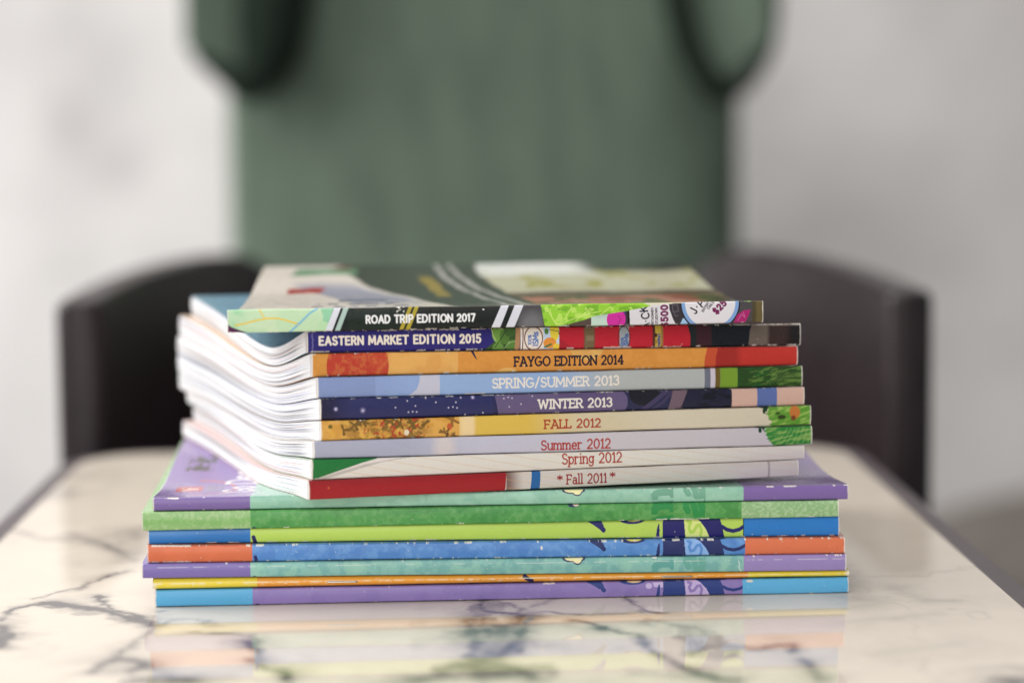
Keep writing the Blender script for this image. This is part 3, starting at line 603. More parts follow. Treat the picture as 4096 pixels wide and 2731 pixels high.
def p_F12(S):
    T = S.T
    S.grad(2350, 1e4, (204, 190, 156), 260, 1); S.grad(2700, 1e4, (208, 196, 172), 300, 1)
    S.grad(1860, 1885, (228, 200, 146), 60, 22)
    m = S.x < 1835; S.mix(m*1.0, (204, 146, 50)); S.mix(m*.5*sstep(.4, .6, fbm(S.x/50, S.t/30, 44)), (224, 172, 84))
    S.mix(.85*m*sstep(1330, 1420, S.x)*sstep(1740, 1680, S.x)*sstep(.40, .60, fbm(S.x/34, S.t/26, 4)), (158, 112, 38))
    S.mix(.85*m*sstep(1340, 1420, S.x)*sstep(1735, 1680, S.x)*sstep(.50, .66, fbm(S.x/24, S.t/20, 14)), (112, 84, 30))
    S.mix(m*sstep(1430, 1480, S.x)*sstep(1725, 1690, S.x)*sstep(.60, .66, fbm(S.x/14+9, S.t/14, 24)), (170, 62, 30))
    S.mix(.5*m*sstep(.60, .72, fbm(S.x/26+4, S.t/22, 34))*(S.x < 1700), (222, 178, 60))
    rs = np.random.RandomState(4)
    def leaf(x, v, r, c):
        for a in rs.uniform(0, 6.28, 7): S.seg([(x, v*T), (x+r*cos(a), v*T+r*.9*sin(a))], r*.34, c)
    for x in (1372, 1418, 1450, 1560, 1600, 1650, 1700): leaf(x, rs.uniform(.05, .5), rs.uniform(16, 26), (112, 84, 30))
    leaf(1805, .12, 30, (140, 96, 36)); leaf(1775, .78, 20, (128, 92, 36)); leaf(1815, .95, 14, (128, 92, 36)); S.ell(1795, .48, 10, 14, (188, 84, 36)); S.seg([(1792, .6*T), (1784, T)], 4, (70, 50, 36))
    S.ell(1624, .72, 10, 12, (222, 206, 176)); S.ell(1320, .3, 9, 8, (110, 96, 30))
    S.text('FALL 2012', 2177, 2398, .33, .745, 4.8, (166, 58, 34), True)
    j = 3062+.25*T*S.v+10*(fbm(S.x*0+7, S.t/7, 18, 3)-.5)*3
    S.mix(np.clip(S.x-j, 0, 1), (92, 148, 44)); S.mix(np.clip(S.x-j, 0, 1)*sstep(.5, .7, fbm(S.x/30, S.t/6+S.x/22, 7)), (152, 188, 84))
    S.poly([(3010, -.05), (3075, -.05), (3064, .28), (3056, .08)], (24, 60, 30)); S.ell(3055, .2, 6, 12, (24, 60, 30))
    S.ell(3178, .32, 21, 26, (190, 112, 40)); S.ell(3172, .62, 10, 10, (124, 62, 30)); S.ell(3125, .55, 16, 9, (52, 66, 26)); S.ell(3110, .35, 9, 6, (60, 80, 30))
    S.chips('bottom', .28, 3, 3); S.chips('top', .3, 13, 3)
def p_Win(S):
    T = S.T
    S.band(-1e4, 1420, (32, 31, 62)); S.grad(1420, 1960, (42, 44, 92), 130, 30)
    S.poly([(1974, -.1), (2600, -.1), (2600, 1.1), (1992, 1.1)], (98, 84, 122)); S.poly([(2232, -.1), (2430, -.1), (2420, .5), (2300, 1.1), (2228, 1.1)], (90, 76, 116))
    S.poly([(2486, -.1), (2506, .3), (2506, .75), (2494, 1.1), (4000, 1.1), (4000, -.1)], (40, 42, 76))
    S.ell(2575, .2, 62, 46, (28, 28, 38)); S.seg([(2560, 1.1*T), (2620, .5*T), (2680, -.1*T)], 18, (66, 58, 92)); S.seg([(2600, 1.1*T), (2650, .6*T), (2700, -.1*T)], 12, (62, 54, 86))
    S.poly([(2692, -.1), (2752, -.1), (2716, 1.1), (2668, 1.1)], (112, 90, 102)); S.poly([(2752, -.1), (2925, -.1), (2925, 1.1), (2716, 1.1)], (33, 34, 56))
    S.mix((S.x > 2790)*(S.x < 2925)*sstep(.5, .65, fbm(S.x/30, S.t/12, 3)), (22, 22, 32))
    S.band(2925, 3027, (206, 168, 152)); S.band(3027, 3106, (88, 108, 166)); S.band(3106, 1e4, (206, 168, 152))
    rs = np.random.RandomState(8)
    for x, v in ((1578, .5), (1626, .2), (1658, .45), (1647, .72), (1630, .74), (1663, .74), (1740, .3), (1820, .32), (1808, .55), (1790, .58), (1824, .6), (1857, .95), (1928, .88), (2012, .2), (2030, .15), (2045, .2), (2080, .5), (2033, .62), (2126, .12), (1840, .1), (1700, .08)): S.ell(x, v, 3.2, 3.2, (196, 190, 206), op=.85)
    for x, v, r_ in ((1340, .5, 9), (1448, .6, 11), (1888, .1, 8)):
        for a in range(4): S.seg([(x-r_*cos(a*.785), v*T-r_*sin(a*.785)), (x+r_*cos(a*.785), v*T+r_*sin(a*.785))], 2.2, (168, 158, 200), .8)
        S.ell(x, v, 4, 4, (190, 184, 220))
    S.text('WINTER 2013', 2151, 2443, .33, .76, 5.0, (226, 218, 206), True); S.chips('top', .42, 6, 3); S.chips('bottom', .36, 16, 3, x0=1900)
def p_SS(S):
    T = S.T
    S.grad(2500, 1e4, (172, 176, 174), 330, 1); S.grad(-1e4, 1500, (126, 144, 190), 1, 160)
    S.poly([(1680, -.1), (1676, .3), (1665, .7), (1620, 1.1), (1757, 1.1), (1757, -.1)], (188, 188, 204))
    S.poly([(1676, -.1), (1676, .3), (1664, .65), (1645, .9), (1600, 1.1), (1500, 1.1), (1500, -.1)], (136, 158, 204), .7)
    S.text('SPRING/SUMMER 2013', 1968, 2471, .28, .715, 4.8, (228, 218, 206), True)
    S.band(2815, 2839, (106, 110, 126)); S.band(2839, 2858, (200, 190, 202)); S.band(2858, 2878, (106, 86, 32)); S.band(2878, 2947, (116, 152, 36)); S.band(2947, 1e4, (40, 70, 28))
    S.mix((S.x > 2990)*sstep(.48, .66, fbm(S.x/26, S.t/5+S.x/28, 3)), (92, 126, 52)); S.mix((S.x > 2950)*(S.x < 3080)*sstep(.5, .7, fbm(S.x/30, S.t/10, 13)), (34, 84, 34))
    for k in range(9): S.seg([(3060+k*15, T*(.9-.05*k)), (3110+k*12, T*(.15+.04*k))], 2.0, (120, 150, 74), .6)
    S.chips('bottom', .30, 5, 4); S.chips('bottom', .8, 25, 5, x0=1858, x1=1940, ln=14); S.chips('top', .24, 9, 3)
def p_Fay(S):
    T = S.T
    S.band(-1e4, 1330, (206, 138, 48)); S.band(1552, 1833, (224, 168, 84)); S.poly([(1832, -.1), (1835, .6), (1828, 1.1), (1552, 1.1), (1552, -.1)], (224, 168, 84))
    S.band(1832, 1e4, (214, 142, 50), 1830)
    S.ell(1430, .6, 124, 118, (184, 54, 30)); S.ell(1520, .1, 36, 60, (200, 76, 34), 30, .4)
    S.ell(2027, 1.08, 45, 22, (226, 176, 92)); S.ell(2347, -.1, 68, 50, (220, 174, 92)); S.mottle(1552, 2830, (200, 130, 44), 70, 3, .35); S.mottle(-1e4, 1e4, (228, 160, 72), 14, 23, .2)
    S.poly([(1880, -.05), (1892, -.05), (1908, .42), (1898, .3)], (34, 34, 70))
    S.text('FAYGO EDITION 2014', 2058, 2490, .325, .735, 5.2, (22, 22, 44), True)
    S.poly([(2832, -.1), (2818, .5), (2816, 1.1), (4000, 1.1), (4000, -.1)], (194, 74, 36)); S.poly([(2876, -.1), (2862, .5), (2862, 1.1), (4000, 1.1), (4000, -.1)], (160, 36, 28)); S.grad(2975, 1e4, (190, 44, 32), 40, 1)
    S.chips('top', .34, 5, 4); S.chips('bottom', .34, 15, 4); S.ell(2096, .72, 3, 3, (220, 190, 140))
def p_Eas(S):
    T = S.T; wine = (92, 26, 36)
    S.poly([(1955, -.1), (1962, .15), (1975, .62), (1945, .9), (1920, 1.1), (2062, 1.1), (2062, -.1)], (54, 82, 38))
    S.ell(1990, .3, 26, 36, (104, 148, 58)); S.ell(2014, .42, 20, 30, (78, 118, 46)); S.ell(1988, .9, 22, 20, (96, 140, 60)); S.ell(2044, .85, 24, 26, (86, 128, 56)); S.ell(2036, .2, 22, 20, (62, 98, 42))
    S.seg([(1963, 0), (1968, .35*T), (1980, .6*T)], 3, (176, 196, 130)); S.seg([(1975, .9*T), (2000, .5*T), (2020, .1*T)], 3, (34, 54, 26)); S.seg([(2010, T), (2030, .7*T), (2060, .6*T)], 2.5, (150, 180, 110))
    S.band(2060, 2078, (172, 130, 90), 2054, 2074); S.band(2078, 2172, (228, 220, 208)); S.band(2087, 2091, wine, 2084, 2088)
    S.ring(2130, .5, 36, 47, 4, wine); S.text_at('100%', 2121, .78*T, 13, 90, 3.2, (74, 112, 182), .95); S.text_at('ISMs', 2148, .84*T, 21, 90, 5, (74, 112, 182), .9)
    S.band(2170, 2233, (186, 208, 232)); S.ell(2214, .2, 18, 40, (226, 206, 44)); S.ell(2195, .72, 26, 22, (224, 142, 42)); S.ell(2222, .9, 14, 14, (226, 200, 50)); S.ell(2182, .2, 8, 12, (72, 128, 54)); S.seg([(2176, .9*T), (2200, .78*T)], 7, (50, 112, 60)); S.seg([(2190, .12*T), (2230, .2*T), (2232, .35*T)], 2.5, (60, 96, 40))
    S.band(2233, 2756, (184, 14, 40), 2233, 2762); S.poly([(2233, .5), (2260, .75), (2300, 1.1), (2233, 1.1)], (150, 14, 38), .6)
    S.band(2333, 2374, (112, 96, 66))
    S.mix((S.x > 2340)*(S.x < 2370)*(S.v > .4)*(S.v < .65)*.5, (146, 130, 100)); S.band(2330, 2335, (140, 60, 50)); S.band(2372, 2377, (140, 60, 50))
    S.band(2474, 2512, (152, 162, 168)); S.text_at('100%', 2490, .93*T, 10, 90, 3.0, (58, 92, 158), 1.1); S.text_at('ISMs', 2508, .97*T, 15, 90, 4.4, (58, 92, 158), 1.2); S.ring(2492, .55, 24, 46, 3, (70, 50, 50))
    S.band(2606, 2622, (86, 44, 34)); S.band(2617, 2641, (188, 164, 46)); S.text_at("mantha's", 2637, .96*T, 12, 90, 3.0, (58, 72, 136), .82, .2); S.band(2641, 2649, (150, 110, 60)); S.ell(2620, .45, 5, 8, (60, 30, 24)); S.ell(2621, .75, 6, 8, (150, 120, 40))
    S.poly([(2745, -.1), (2757, .5), (2758, 1.1), (4000, 1.1), (4000, -.1)], (30, 36, 38)); S.band(2782, 2842, (58, 28, 38)); S.band(2842, 3008, (20, 26, 34), 2848, 2988)
    S.poly([(3012, -.1), (2996, .3), (2990, 1.1), (3075, 1.1), (3078, -.1)], (104, 92, 84)); S.grad(3080, 1e4, (58, 42, 40), 20, 1); S.grad(3170, 1e4, (32, 28, 30), 40, 1)
    S.text('EASTERN MARKET EDITION 2015', 1275, 1917, .29, .655, 7.4, (226, 216, 202), False, .34)
    S.mix(.5*np.exp(-((S.x-1244-6*fbm(S.t/12, S.t*0, 3))/2.2)**2), (150, 145, 190)); S.chips('top', .50, 9, 6); S.chips('bottom', .44, 19, 5); S.mix(.6*sstep(.14, .02, S.v)*(S.x > 3000), (168, 152, 140)); S.specks(8, 21)
def p_Road(S):
    T = S.T
    S.band(-1e4, 1345, (186, 216, 174)); S.grad(-1e4, 935, (150, 206, 160), 1, 60); S.mottle(-1e4, 1345, (204, 222, 186), 60, 5, .5)
    S.poly([(1275, -.1), (1290, .35), (1285, .6), (1300, 1.1), (1345, 1.1), (1345, -.1)], (142, 202, 160)); S.ell(1290, .8, 22, 22, (178, 216, 168))
    S.poly([(905, .58), (925, .75), (975, .95), (1010, 1.1), (905, 1.1)], (60, 110, 90), .8); S.poly([(905, .64), (925, .78), (982, 1.02), (905, 1.1)], (86, 24, 76))
    S.seg([(938, .68*T), (976, .60*T), (1022, .47*T), (1068, .40*T), (1100, .39*T), (1138, .47*T), (1187, .66*T)], 6.5, (226, 196, 60)); S.seg([(1034, 0), (1057, .40*T)], 6, (226, 200, 90))
    S.seg([(1268, 0), (1237, .2*T), (1202, .56*T), (1165, .92*T), (1150, 1.05*T)], 8, (116, 182, 206)); S.ell(1187, .68, 5, 5, (60, 130, 120)); S.ell(1187, .68, 3, 3, (235, 245, 235))
    S.poly([(1333, -.05), (4000, -.05), (4000, 1.05), (1296, 1.05)], (22, 28, 26)); S.grad(1400, 1500, (22, 36, 28), 30, 200); S.mix((S.x > 1420)*sstep(.25, .0, S.v)*.5, (56, 54, 48))
    S.band(1333, 1360, (212, 214, 224), 1297, 1324); S.band(1371, 1391, (166, 192, 182), 1335, 1355)
    S.band(1632, 1647, (172, 154, 32), 1592, 1608); S.band(1656, 1672, (172, 154, 32), 1617, 1634)
    S.grad(2080, 1e4, (74, 70, 73), 30, 1); S.ell(2125, .9, 46, 50, (116, 116, 120), 40, .8)
    S.band(2001, 2032, (212, 212, 222), 1961, 1996); S.band(2056, 2091, (212, 212, 222), 2019, 2053)
    S.text('ROAD TRIP EDITION 2017', 1462, 1895, .36, .675, 6.2, (242, 242, 242), False, .30)
    S.poly([(2164, -.1), (2172, 1.1), (2470, 1.1), (2470, -.1)], (84, 68, 62)); S.poly([(2362, -.1), (2362, 1.1), (2460, 1.1), (2460, -.1)], (188, 212, 198)); S.ell(2400, .2, 60, 34, (146, 162, 156), 30, .7)
    S.poly([(2452, -.1), (2452, 1.1), (2516, 1.1), (2512, -.1)], (80, 50, 110)); S.ell(2462, .72, 38, 42, (204, 20, 152)); S.seg([(2470, .55*T), (2480, .7*T), (2472, .95*T)], 3, (150, 10, 110))
    S.poly([(2500, -.1), (2742, -.1), (2760, 1.1), (2500, 1.1)], (56, 50, 56)); S.band(2508, 2520, (22, 18, 24))
    S.poly([(2526, -.1), (2515, .35), (2518, 1.1), (2706, 1.1), (2690, .75), (2676, .3), (2674, -.1)], (214, 210, 214))
    ink_ = (30, 28, 44); pur = (116, 30, 84)
    S.text_at('A', 2596, 1.22*T, 34, 92, 6, ink_); S.ell(2581, .83, 3, 3, ink_); S.text_at('C', 2594, .70*T, 30, 92, 6, ink_); S.ell(2574, .42, 3, 3, ink_); S.text_at('K', 2588, .36*T, 30, 92, 6, ink_)
    S.text_at('ERTAINMEN', 2613, 1.0*T, 8.5, 92, 2.2, ink_, 1.0, .28); S.text_at('STLEDOWN', 2629, .98*T, 8.5, 92, 2.2, ink_, 1.0, .28); S.text_at('$500', 2669, 1.10*T, 25, 91, 8, pur, 1.0, .36)
    for q_ in ([(2690, .1*T), (2708, .1*T), (2712, .4*T), (2690, .42*T), (2688, .12*T)], [(2694, .45*T), (2700, .62*T), (2710, .6*T)]): S.seg(q_, 2.2, (112, 104, 112))
    S.poly([(2715, 1.1), (2730, .72), (2742, .76), (2752, .9), (2745, 1.1)], (150, 190, 226))
    S.ell(2840, .06, 121, 121, (40, 34, 40)); S.ell(2840, .06, 115, 115, (122, 160, 212)); S.ell(2840, .06, 101, 101, (220, 216, 220))
    S.text_at('J', 2782, .54*T, 30, 62, 6, ink_); S.ell(2786, .22, 3.2, 3.2, ink_); S.text_at('A', 2808, .24*T, 32, 62, 6, ink_)
    S.text_at('ENTERTA', 2812, .46*T, 8.5, 56, 2.4, ink_, 1.0, .3); S.text_at('CINCIN', 2834, .35*T, 8.5, 52, 2.4, ink_, 1.0, .3); S.text_at('$25', 2866, .57*T, 23, 46, 8, pur, 1.0, .36)
    S.poly([(2930, 1.1), (2948, .62), (2975, .42), (3003, .40), (2990, .78), (2975, 1.1)], (168, 18, 104)); S.seg([(2950, .9*T), (2965, .6*T), (2980, .75*T), (2972, .5*T)], 2.2, (204, 110, 160))
    S.grad(3014, 1e4, (76, 66, 40), 10, 1); S.grad(3030, 3045, (116, 100, 58), 12, 8, .6)
    lettuce = [(2158, -.1), (2165, .3), (2172, .8), (2176, .98), (2240, 1.0), (2285, .86), (2340, .70), (2375, .55), (2434, .46), (2510, .34), (2600, .14), (2612, -.1)]
    S.poly(lettuce, (146, 204, 40))
    lm = np.zeros(S.x.shape); K = Sheet(S.x, S.t, S.v, (0, 0, 0), T); K.c[:] = 0; K.poly(lettuce, (255, 255, 255)); lm = K.c[..., 0]/.86
    S.mix(lm*sstep(.5, .62, fbm(S.x/34, S.t/22, 5))*.8, (108, 168, 26)); S.mix(lm*sstep(.60, .68, fbm(S.x/26, S.t/24+5, 15))*.8, (190, 226, 96))
    for q_ in ([(2225, .97*T), (2205, .6*T), (2195, .2*T)], [(2228, .97*T), (2260, .6*T), (2285, .1*T)], [(2235, .95*T), (2262, .78*T), (2330, .5*T), (2400, .35*T)], [(2180, .1*T), (2200, .5*T), (2222, .9*T)], [(2300, .75*T), (2360, .2*T)], [(2400, .5*T), (2440, .15*T)]): S.seg(q_, 4, (200, 230, 110), .75)
    S.poly([(2560, -.05), (2760, -.05), (2740, .02), (2660, .06), (2600, .12)], (214, 206, 180)); S.poly([(2900, -.05), (3030, -.05), (3000, .03)], (150, 200, 60))
    S.chips('bottom', .40, 3, 3); S.chips('top', .22, 13, 4); S.mix(sstep(.58, .66, fbm(S.x/5, S.t/5, 41))*(S.x > 1582)*(S.x < 1615)*(S.v < .25), (225, 220, 212)); S.ell(1930, .16, 4, 3, (225, 220, 212))
    S.chips('bottom', .6, 53, 4, x0=1795, x1=1860, ln=12)

# ---- covers seen from above (u along the spine 0..1, s metres back from it)
def c_Road(K, u, s):
    u_, s_ = u, s; u = u+.030*(fbm(u_*9, s_*40, 51)-.5); s = s+.010*(fbm(u_*14+4, s_*30, 52)-.5)
    A = lambda a, b, c, d, col, f=.012, fs=.006, op=1: K.mix(op*sstep(a-f, a+f, u)*sstep(b+f, b-f, u)*sstep(c-fs, c+fs, s)*sstep(d+fs, d-fs, s), col)
    dark = (62, 66, 60)
    edge = .44-.26*sstep(.02, .2, s)
    K.mix(sstep(edge-.01, edge+.01, u), dark)
    A(-1, .10, 0, .05, (186, 206, 170), .03, .02)
    blue = sstep(edge-.16, edge-.14, u)*sstep(edge+.0, edge-.03, u)*sstep(.06, .09, s)*sstep(.16, .13, s); K.mix(blue*.8, (138, 142, 168))
    for k, sk in enumerate((.045, .060, .075, .090)):
        K.mix(sstep(.004, .002, abs(s-sk-.01*(u-.2)))*sstep(.10+.02*k, .12+.02*k, u)*sstep(edge-.05, edge-.08, u)*sstep(.35, .55, fbm(u*60, s*0+k, 3)), (92, 94, 124))
    K.mix(sstep(.075, .08, u)*sstep(.16, .15, u)*sstep(.118, .121, s)*sstep(.137, .134, s), (176, 70, 64)); K.mix(sstep(.07, .08, u)*sstep(.22, .21, u)*sstep(.172, .176, s)*sstep(.196, .192, s), (104, 156, 118))
    K.mix(sstep(.15, .17, u)*sstep(.22, .2, u)*sstep(.190, .194, s)*sstep(.200, .198, s), (150, 66, 66))
    yl = .41-.5*(s-.10); K.mix(sstep(.020, .012, abs(u-yl))*sstep(.095, .105, s)*sstep(.168, .158, s), (150, 130, 56))
    for o_ in (0.0, .035): wl = .565+o_-.13*sstep(.0, .2, s)-.03*s/.2; K.mix(sstep(.009, .005, abs(u-wl)), (172, 169, 164))
    rb = .61-.12*sstep(0, .2, s); right = sstep(rb, rb+.012, u)
    K.mix(right, (96, 84, 70)); K.mix(right*sstep(.12, .09, s), (156, 84, 66)); K.mix(right*sstep(.035, .02, s), (120, 150, 60))
    K.mix(right*sstep(.42, .6, fbm(u*22, s*90, 9))*sstep(.11, .09, s), (196, 132, 110)); K.mix(right*sstep(.5, .62, fbm(u*18+7, s*60, 29))*sstep(.11, .09, s), (92, 96, 52))
    K.mix(right*sstep(.088, .10, s)*sstep(.11, .10, s), (72, 82, 62))
    K.mix(right*sstep(.108, .115, s)*sstep(.18, .165, s), (192, 188, 160)); K.mix(right*sstep(.158, .170, s)*sstep(.80, .74, u), (236, 230, 224)); K.mix(right*sstep(.165, .185, s)*sstep(.72, .80, u), (62, 70, 64))
    K.mix(right*sstep(.5, .62, fbm(u*16, s*50, 19))*sstep(.12, .13, s)*sstep(.185, .17, s), (166, 160, 84)); K.mix(sstep(.93, .99, u)*sstep(.10, .06, s), (70, 64, 44))
def c_A(K, u, s):
    w0, w1 = (997-611)/2782., (2971-611)/2782.
    K.mix(sstep(w0-.002, w0+.002, u)*sstep(w1+.002, w1-.002, u), (150, 196, 174)); m = (u > w0)*(u < w1)
    K.mix(m*.5*sstep(.45, .65, fbm(u*60, s*200, 4)), (130, 182, 160))
    # red badge with pale lettering, grey badge and red arc, white headline running away from the spine
    K.mix((u > .022)*(u < .062)*(s > .026)*(s < .044), (190, 70, 62)); q = (u > .028)*(u < .056)*(s > .030)*(s < .040); K.mix(q*sstep(.45, .55, vnoise(u*220, s*700, 5)), (232, 220, 214))
    K.mix((u > .068)*(u < .090)*(s > .028)*(s < .048)*sstep(.42, .55, vnoise(u*250, s*500, 6)), (128, 128, 140))
    r = np.hypot((u-.055)/.055, (s-.036)/.024); K.mix(np.clip((.06-abs(r-1))*30, 0, 1)*(u > .05), (196, 96, 84))
    K.mix((u > .022)*(u < .066)*(s > .082)*(s < .115)*sstep(.4, .55, vnoise(u*160+3, s*260, 8)), (70, 70, 70))
    L, _ = layout("'Go Deep", False, .2); Q = Sheet(s*1000, u*270, u*0, (0, 0, 0), 1.0); Q.c = K.c
    for p in L: Q.seg(np.stack([18+p[:, 0]*13, 37-p[:, 1]*11.5], 1), 2.0, (238, 232, 226), soft=.7)
    K.c = Q.c
def plain(col, seed=1):
    def f(K, u, s): K.mix(sstep(.4, .7, fbm(u*30, s*90, seed))*.25, tuple(min(255, c+22) for c in col))
    return f

def c_bands(ua, ub, l, m, r_, seed):
    def f(K, u, s):
        K.mix(u < ua, l); K.mix((u >= ua)*(u <= ub), m); K.mix(u > ub, r_); K.mix(sstep(.4, .7, fbm(u*60, s*160, seed))*.2, (190, 200, 190))
    return f
BANDS = [((90, 150, 200), (136, 116, 178), (84, 170, 216)), ((226, 180, 40), (210, 136, 34), (216, 188, 36)), ((120, 104, 170), (128, 182, 172), (148, 128, 184)),
         ((210, 108, 64), (80, 136, 202), (216, 112, 70)), ((24, 112, 186), (182, 212, 84), (22, 120, 200)), ((136, 178, 112), (76, 150, 74), (138, 178, 122))]
# ------------------------------------------------------------------ the pile, bottom to top (coordinates in metres)
LOW = [
 ('wide magazine with sky blue ends and purple middle, lowest in the pile on the marble', (-0.1155, -0.0137, 0.00020), (0.1549, -0.0056, 0.00020), 0.00653, 0.00614, (620, 3393), (63, 58), (136, 116, 178), p_G, (90, 150, 200), {}),
 ('thin stapled magazine with a yellow and orange folded spine', (-0.1162, -0.0137, 0.00688), (0.1552, -0.0056, 0.00649), 0.00453, 0.00260, (613, 3393), (42, 24), (214, 138, 32), p_F, (220, 160, 40), dict(fold=True)),
 ('wide magazine with worn purple ends and teal middle, lying on the thin yellow stapled one', (-0.1202, -0.0147, 0.01163), (0.1538, -0.0066, 0.00906), 0.00562, 0.00644, (565, 3385), (52, 56), (128, 182, 172), p_E, (120, 110, 170), {}),
 ('wide magazine with scuffed orange ends and mid blue middle', (-0.1183, -0.0127, 0.01730), (0.1536, -0.0046, 0.01555), 0.00675, 0.00650, (586, 3380), (60, 61), (80, 136, 202), p_D, (210, 110, 70), {}),
 ('wide magazine with deep blue ends and lime green middle', (-0.1183, -0.0097, 0.02410), (0.1518, -0.0016, 0.02211), 0.00560, 0.00803, (592, 3357), (50, 64), (182, 212, 84), p_C, (40, 120, 190), {}),
 ('wide all green magazine, paler green at both ends', (-0.1200, -0.0127, 0.02975), (0.1511, -0.0046, 0.03018), 0.00737, 0.00641, (567, 3356), (74, 54), (76, 150, 74), p_B, (132, 176, 110), {}),
]
for i, (lab, a, b, h0, h1, px, th, base, fn, cc, kw) in enumerate(LOW):
    m_ = make_magazine('magazine', lab, G_LOW, a, b, h0-.00004, h1-.00004, .206, 1.6, px, th, base, fn, c_bands((1004-px[0])/(px[1]-px[0]), (2970-px[0])/(px[1]-px[0]), *BANDS[i], i), nu=1500 if i not in (1, 5) else 1300, nv=30, depth_ratio=1.0086, cover_col=cc, seed=11+i, **kw)
    if i == 1:      # two wire staples through the folded spine
        for x0, x1 in ((1296, 1424), (2630, 2763)):
            q0, q1 = [(x-613)/(3393-613) for x in (x0, x1)]
            pa, pb = [np.array([a[0]+(b[0]-a[0])*q, a[1]+(b[1]-a[1])*q-.0002, a[2]+(b[2]-a[2])*q+(h0+(h1-h0)*q)*.44]) for q in (q0, q1)]
            path = np.array([pa+(0, .0011, 0), pa+(.0006, 0, 0), (pa+pb)/2, pb-(.0006, 0, 0), pb+(0, .0011, 0)])
            t = np.linspace(0, 1, 5); tt = np.linspace(0, 1, 40); P = np.stack([np.interp(tt, t, path[:, k]) for k in range(3)], 1)
            an = np.linspace(0, 2*pi, 9); g = MB(); g.grid(P[:, None]+.00033*np.stack([an*0, np.cos(an), np.sin(an)], -1)[None], (.5, .5, .5)); g.build('staple', M_steel, m_.root)
m_A = make_magazine('magazine', 'wide magazine with purple ends and mint green middle, half covered by the slanted pile', G_LOW, (-0.1159, -0.0107, 0.03717), (0.1552, -0.0026, 0.03664), 0.00552, 0.00630, .206, 1.6, (611, 3393), (57, 64), (144, 192, 168), p_A, c_A, mode='valley', nu=1500, nv=30, depth_ratio=1.0086, cover_col=(138, 114, 172), seed=20, cover_res=(260, 800))
Z0 = (0.04274, 0.04299)
UP = [
 ('magazine with a red spine start and blue stripe, Fall 2011, lowest of the slanted pile', (-0.0550, -0.0239), (0.1383, 0.0172), 0.04274, 0.04299, 0.00741, 0.00671, 20.10, (1233, 3194), (77, 59), (200, 192, 184), p_F11, (226, 190, 186), .15),
 ('narrow off white magazine with a green corner on its spine, Spring 2012', (-0.0537, -0.0224), (0.1408, 0.0184), 0.05020, 0.04975, 0.00792, 0.00570, 19.05, (1240, 3217), (75, 53), (214, 208, 198), p_Spr, (86, 140, 66), .1),
 ('narrow pale lavender magazine with a leafy right end, Summer 2012', (-0.0529, -0.0209), (0.1441, 0.0196), 0.05817, 0.05549, 0.00665, 0.00767, 20.15, (1254, 3249), (65, 71), (186, 184, 200), p_Sum, (210, 206, 210), .1),
 ('narrow yellow magazine with autumn leaves at left, Fall 2012', (-0.0502, -0.0194), (0.1438, 0.0208), 0.06487, 0.06322, 0.00767, 0.00791, 22.05, (1282, 3243), (81, 75), (214, 178, 66), p_F12, (206, 190, 160), .1),
 ('narrow navy magazine with white stars on its spine, Winter 2013', (-0.0503, -0.0179), (0.1413, 0.0220), 0.07258, 0.07118, 0.00827, 0.00739, 22.20, (1279, 3216), (83, 75), (36, 36, 76), p_Win, (150, 150, 180), .1),
 ('narrow light blue magazine with a dark grass end, Spring/Summer 2013', (-0.0513, -0.0164), (0.1407, 0.0232), 0.08090, 0.07862, 0.00810, 0.00832, 21.95, (1270, 3207), (76, 77), (140, 168, 210), p_SS, (190, 190, 200), .15),
 ('narrow orange magazine with red patches and black lettering ending in 2014', (-0.0534, -0.0149), (0.1390, 0.0244), 0.08905, 0.08698, 0.00907, 0.00778, 21.05, (1248, 3191), (86, 74), (214, 142, 50), p_Fay, (206, 176, 150), .1),
 ('narrow navy magazine with white Eastern Market lettering and red panels', (-0.0552, -0.0134), (0.1403, 0.0256), 0.09818, 0.09481, 0.00848, 0.00908, 18.80, (1225, 3200), (88, 90), (38, 32, 112), p_Eas, (112, 150, 172), .1),
]
for i, (lab, a, b, za, zb_, h0, h1, an, px, th, base, fn, cc, tn_) in enumerate(UP):
    make_magazine('magazine', lab, G_UP, (*a, za), (*b, zb_), h0, h1, .195, an, px, th, base, fn, plain(cc, 40+i) if i == 7 else None, mode='upper', board_th=.0007 if i == 1 else .0003, ztop0=Z0, nu=1700, nv=84 if i == 7 else 46, depth_ratio=1.044, cover_col=cc, tint=tn_, seed=30+i, page_inset=.00022)
make_magazine('magazine', 'topmost magazine, black spine with green map start and white lettering, Road Trip Edition 2017', G_UP, (-0.0848, -0.0214, 0.10680), (0.1225, 0.0040, 0.10602), 0.00887, 0.00866, .206, 0.2, (907, 3053), (93, 88), (22, 28, 26), p_Road, c_Road, mode='road', ang2=3.8, nu=2000, nv=90, cover_res=(200, 460), depth_ratio=1.027, cover_col=(228, 218, 206), seed=60, rnd=.0009)


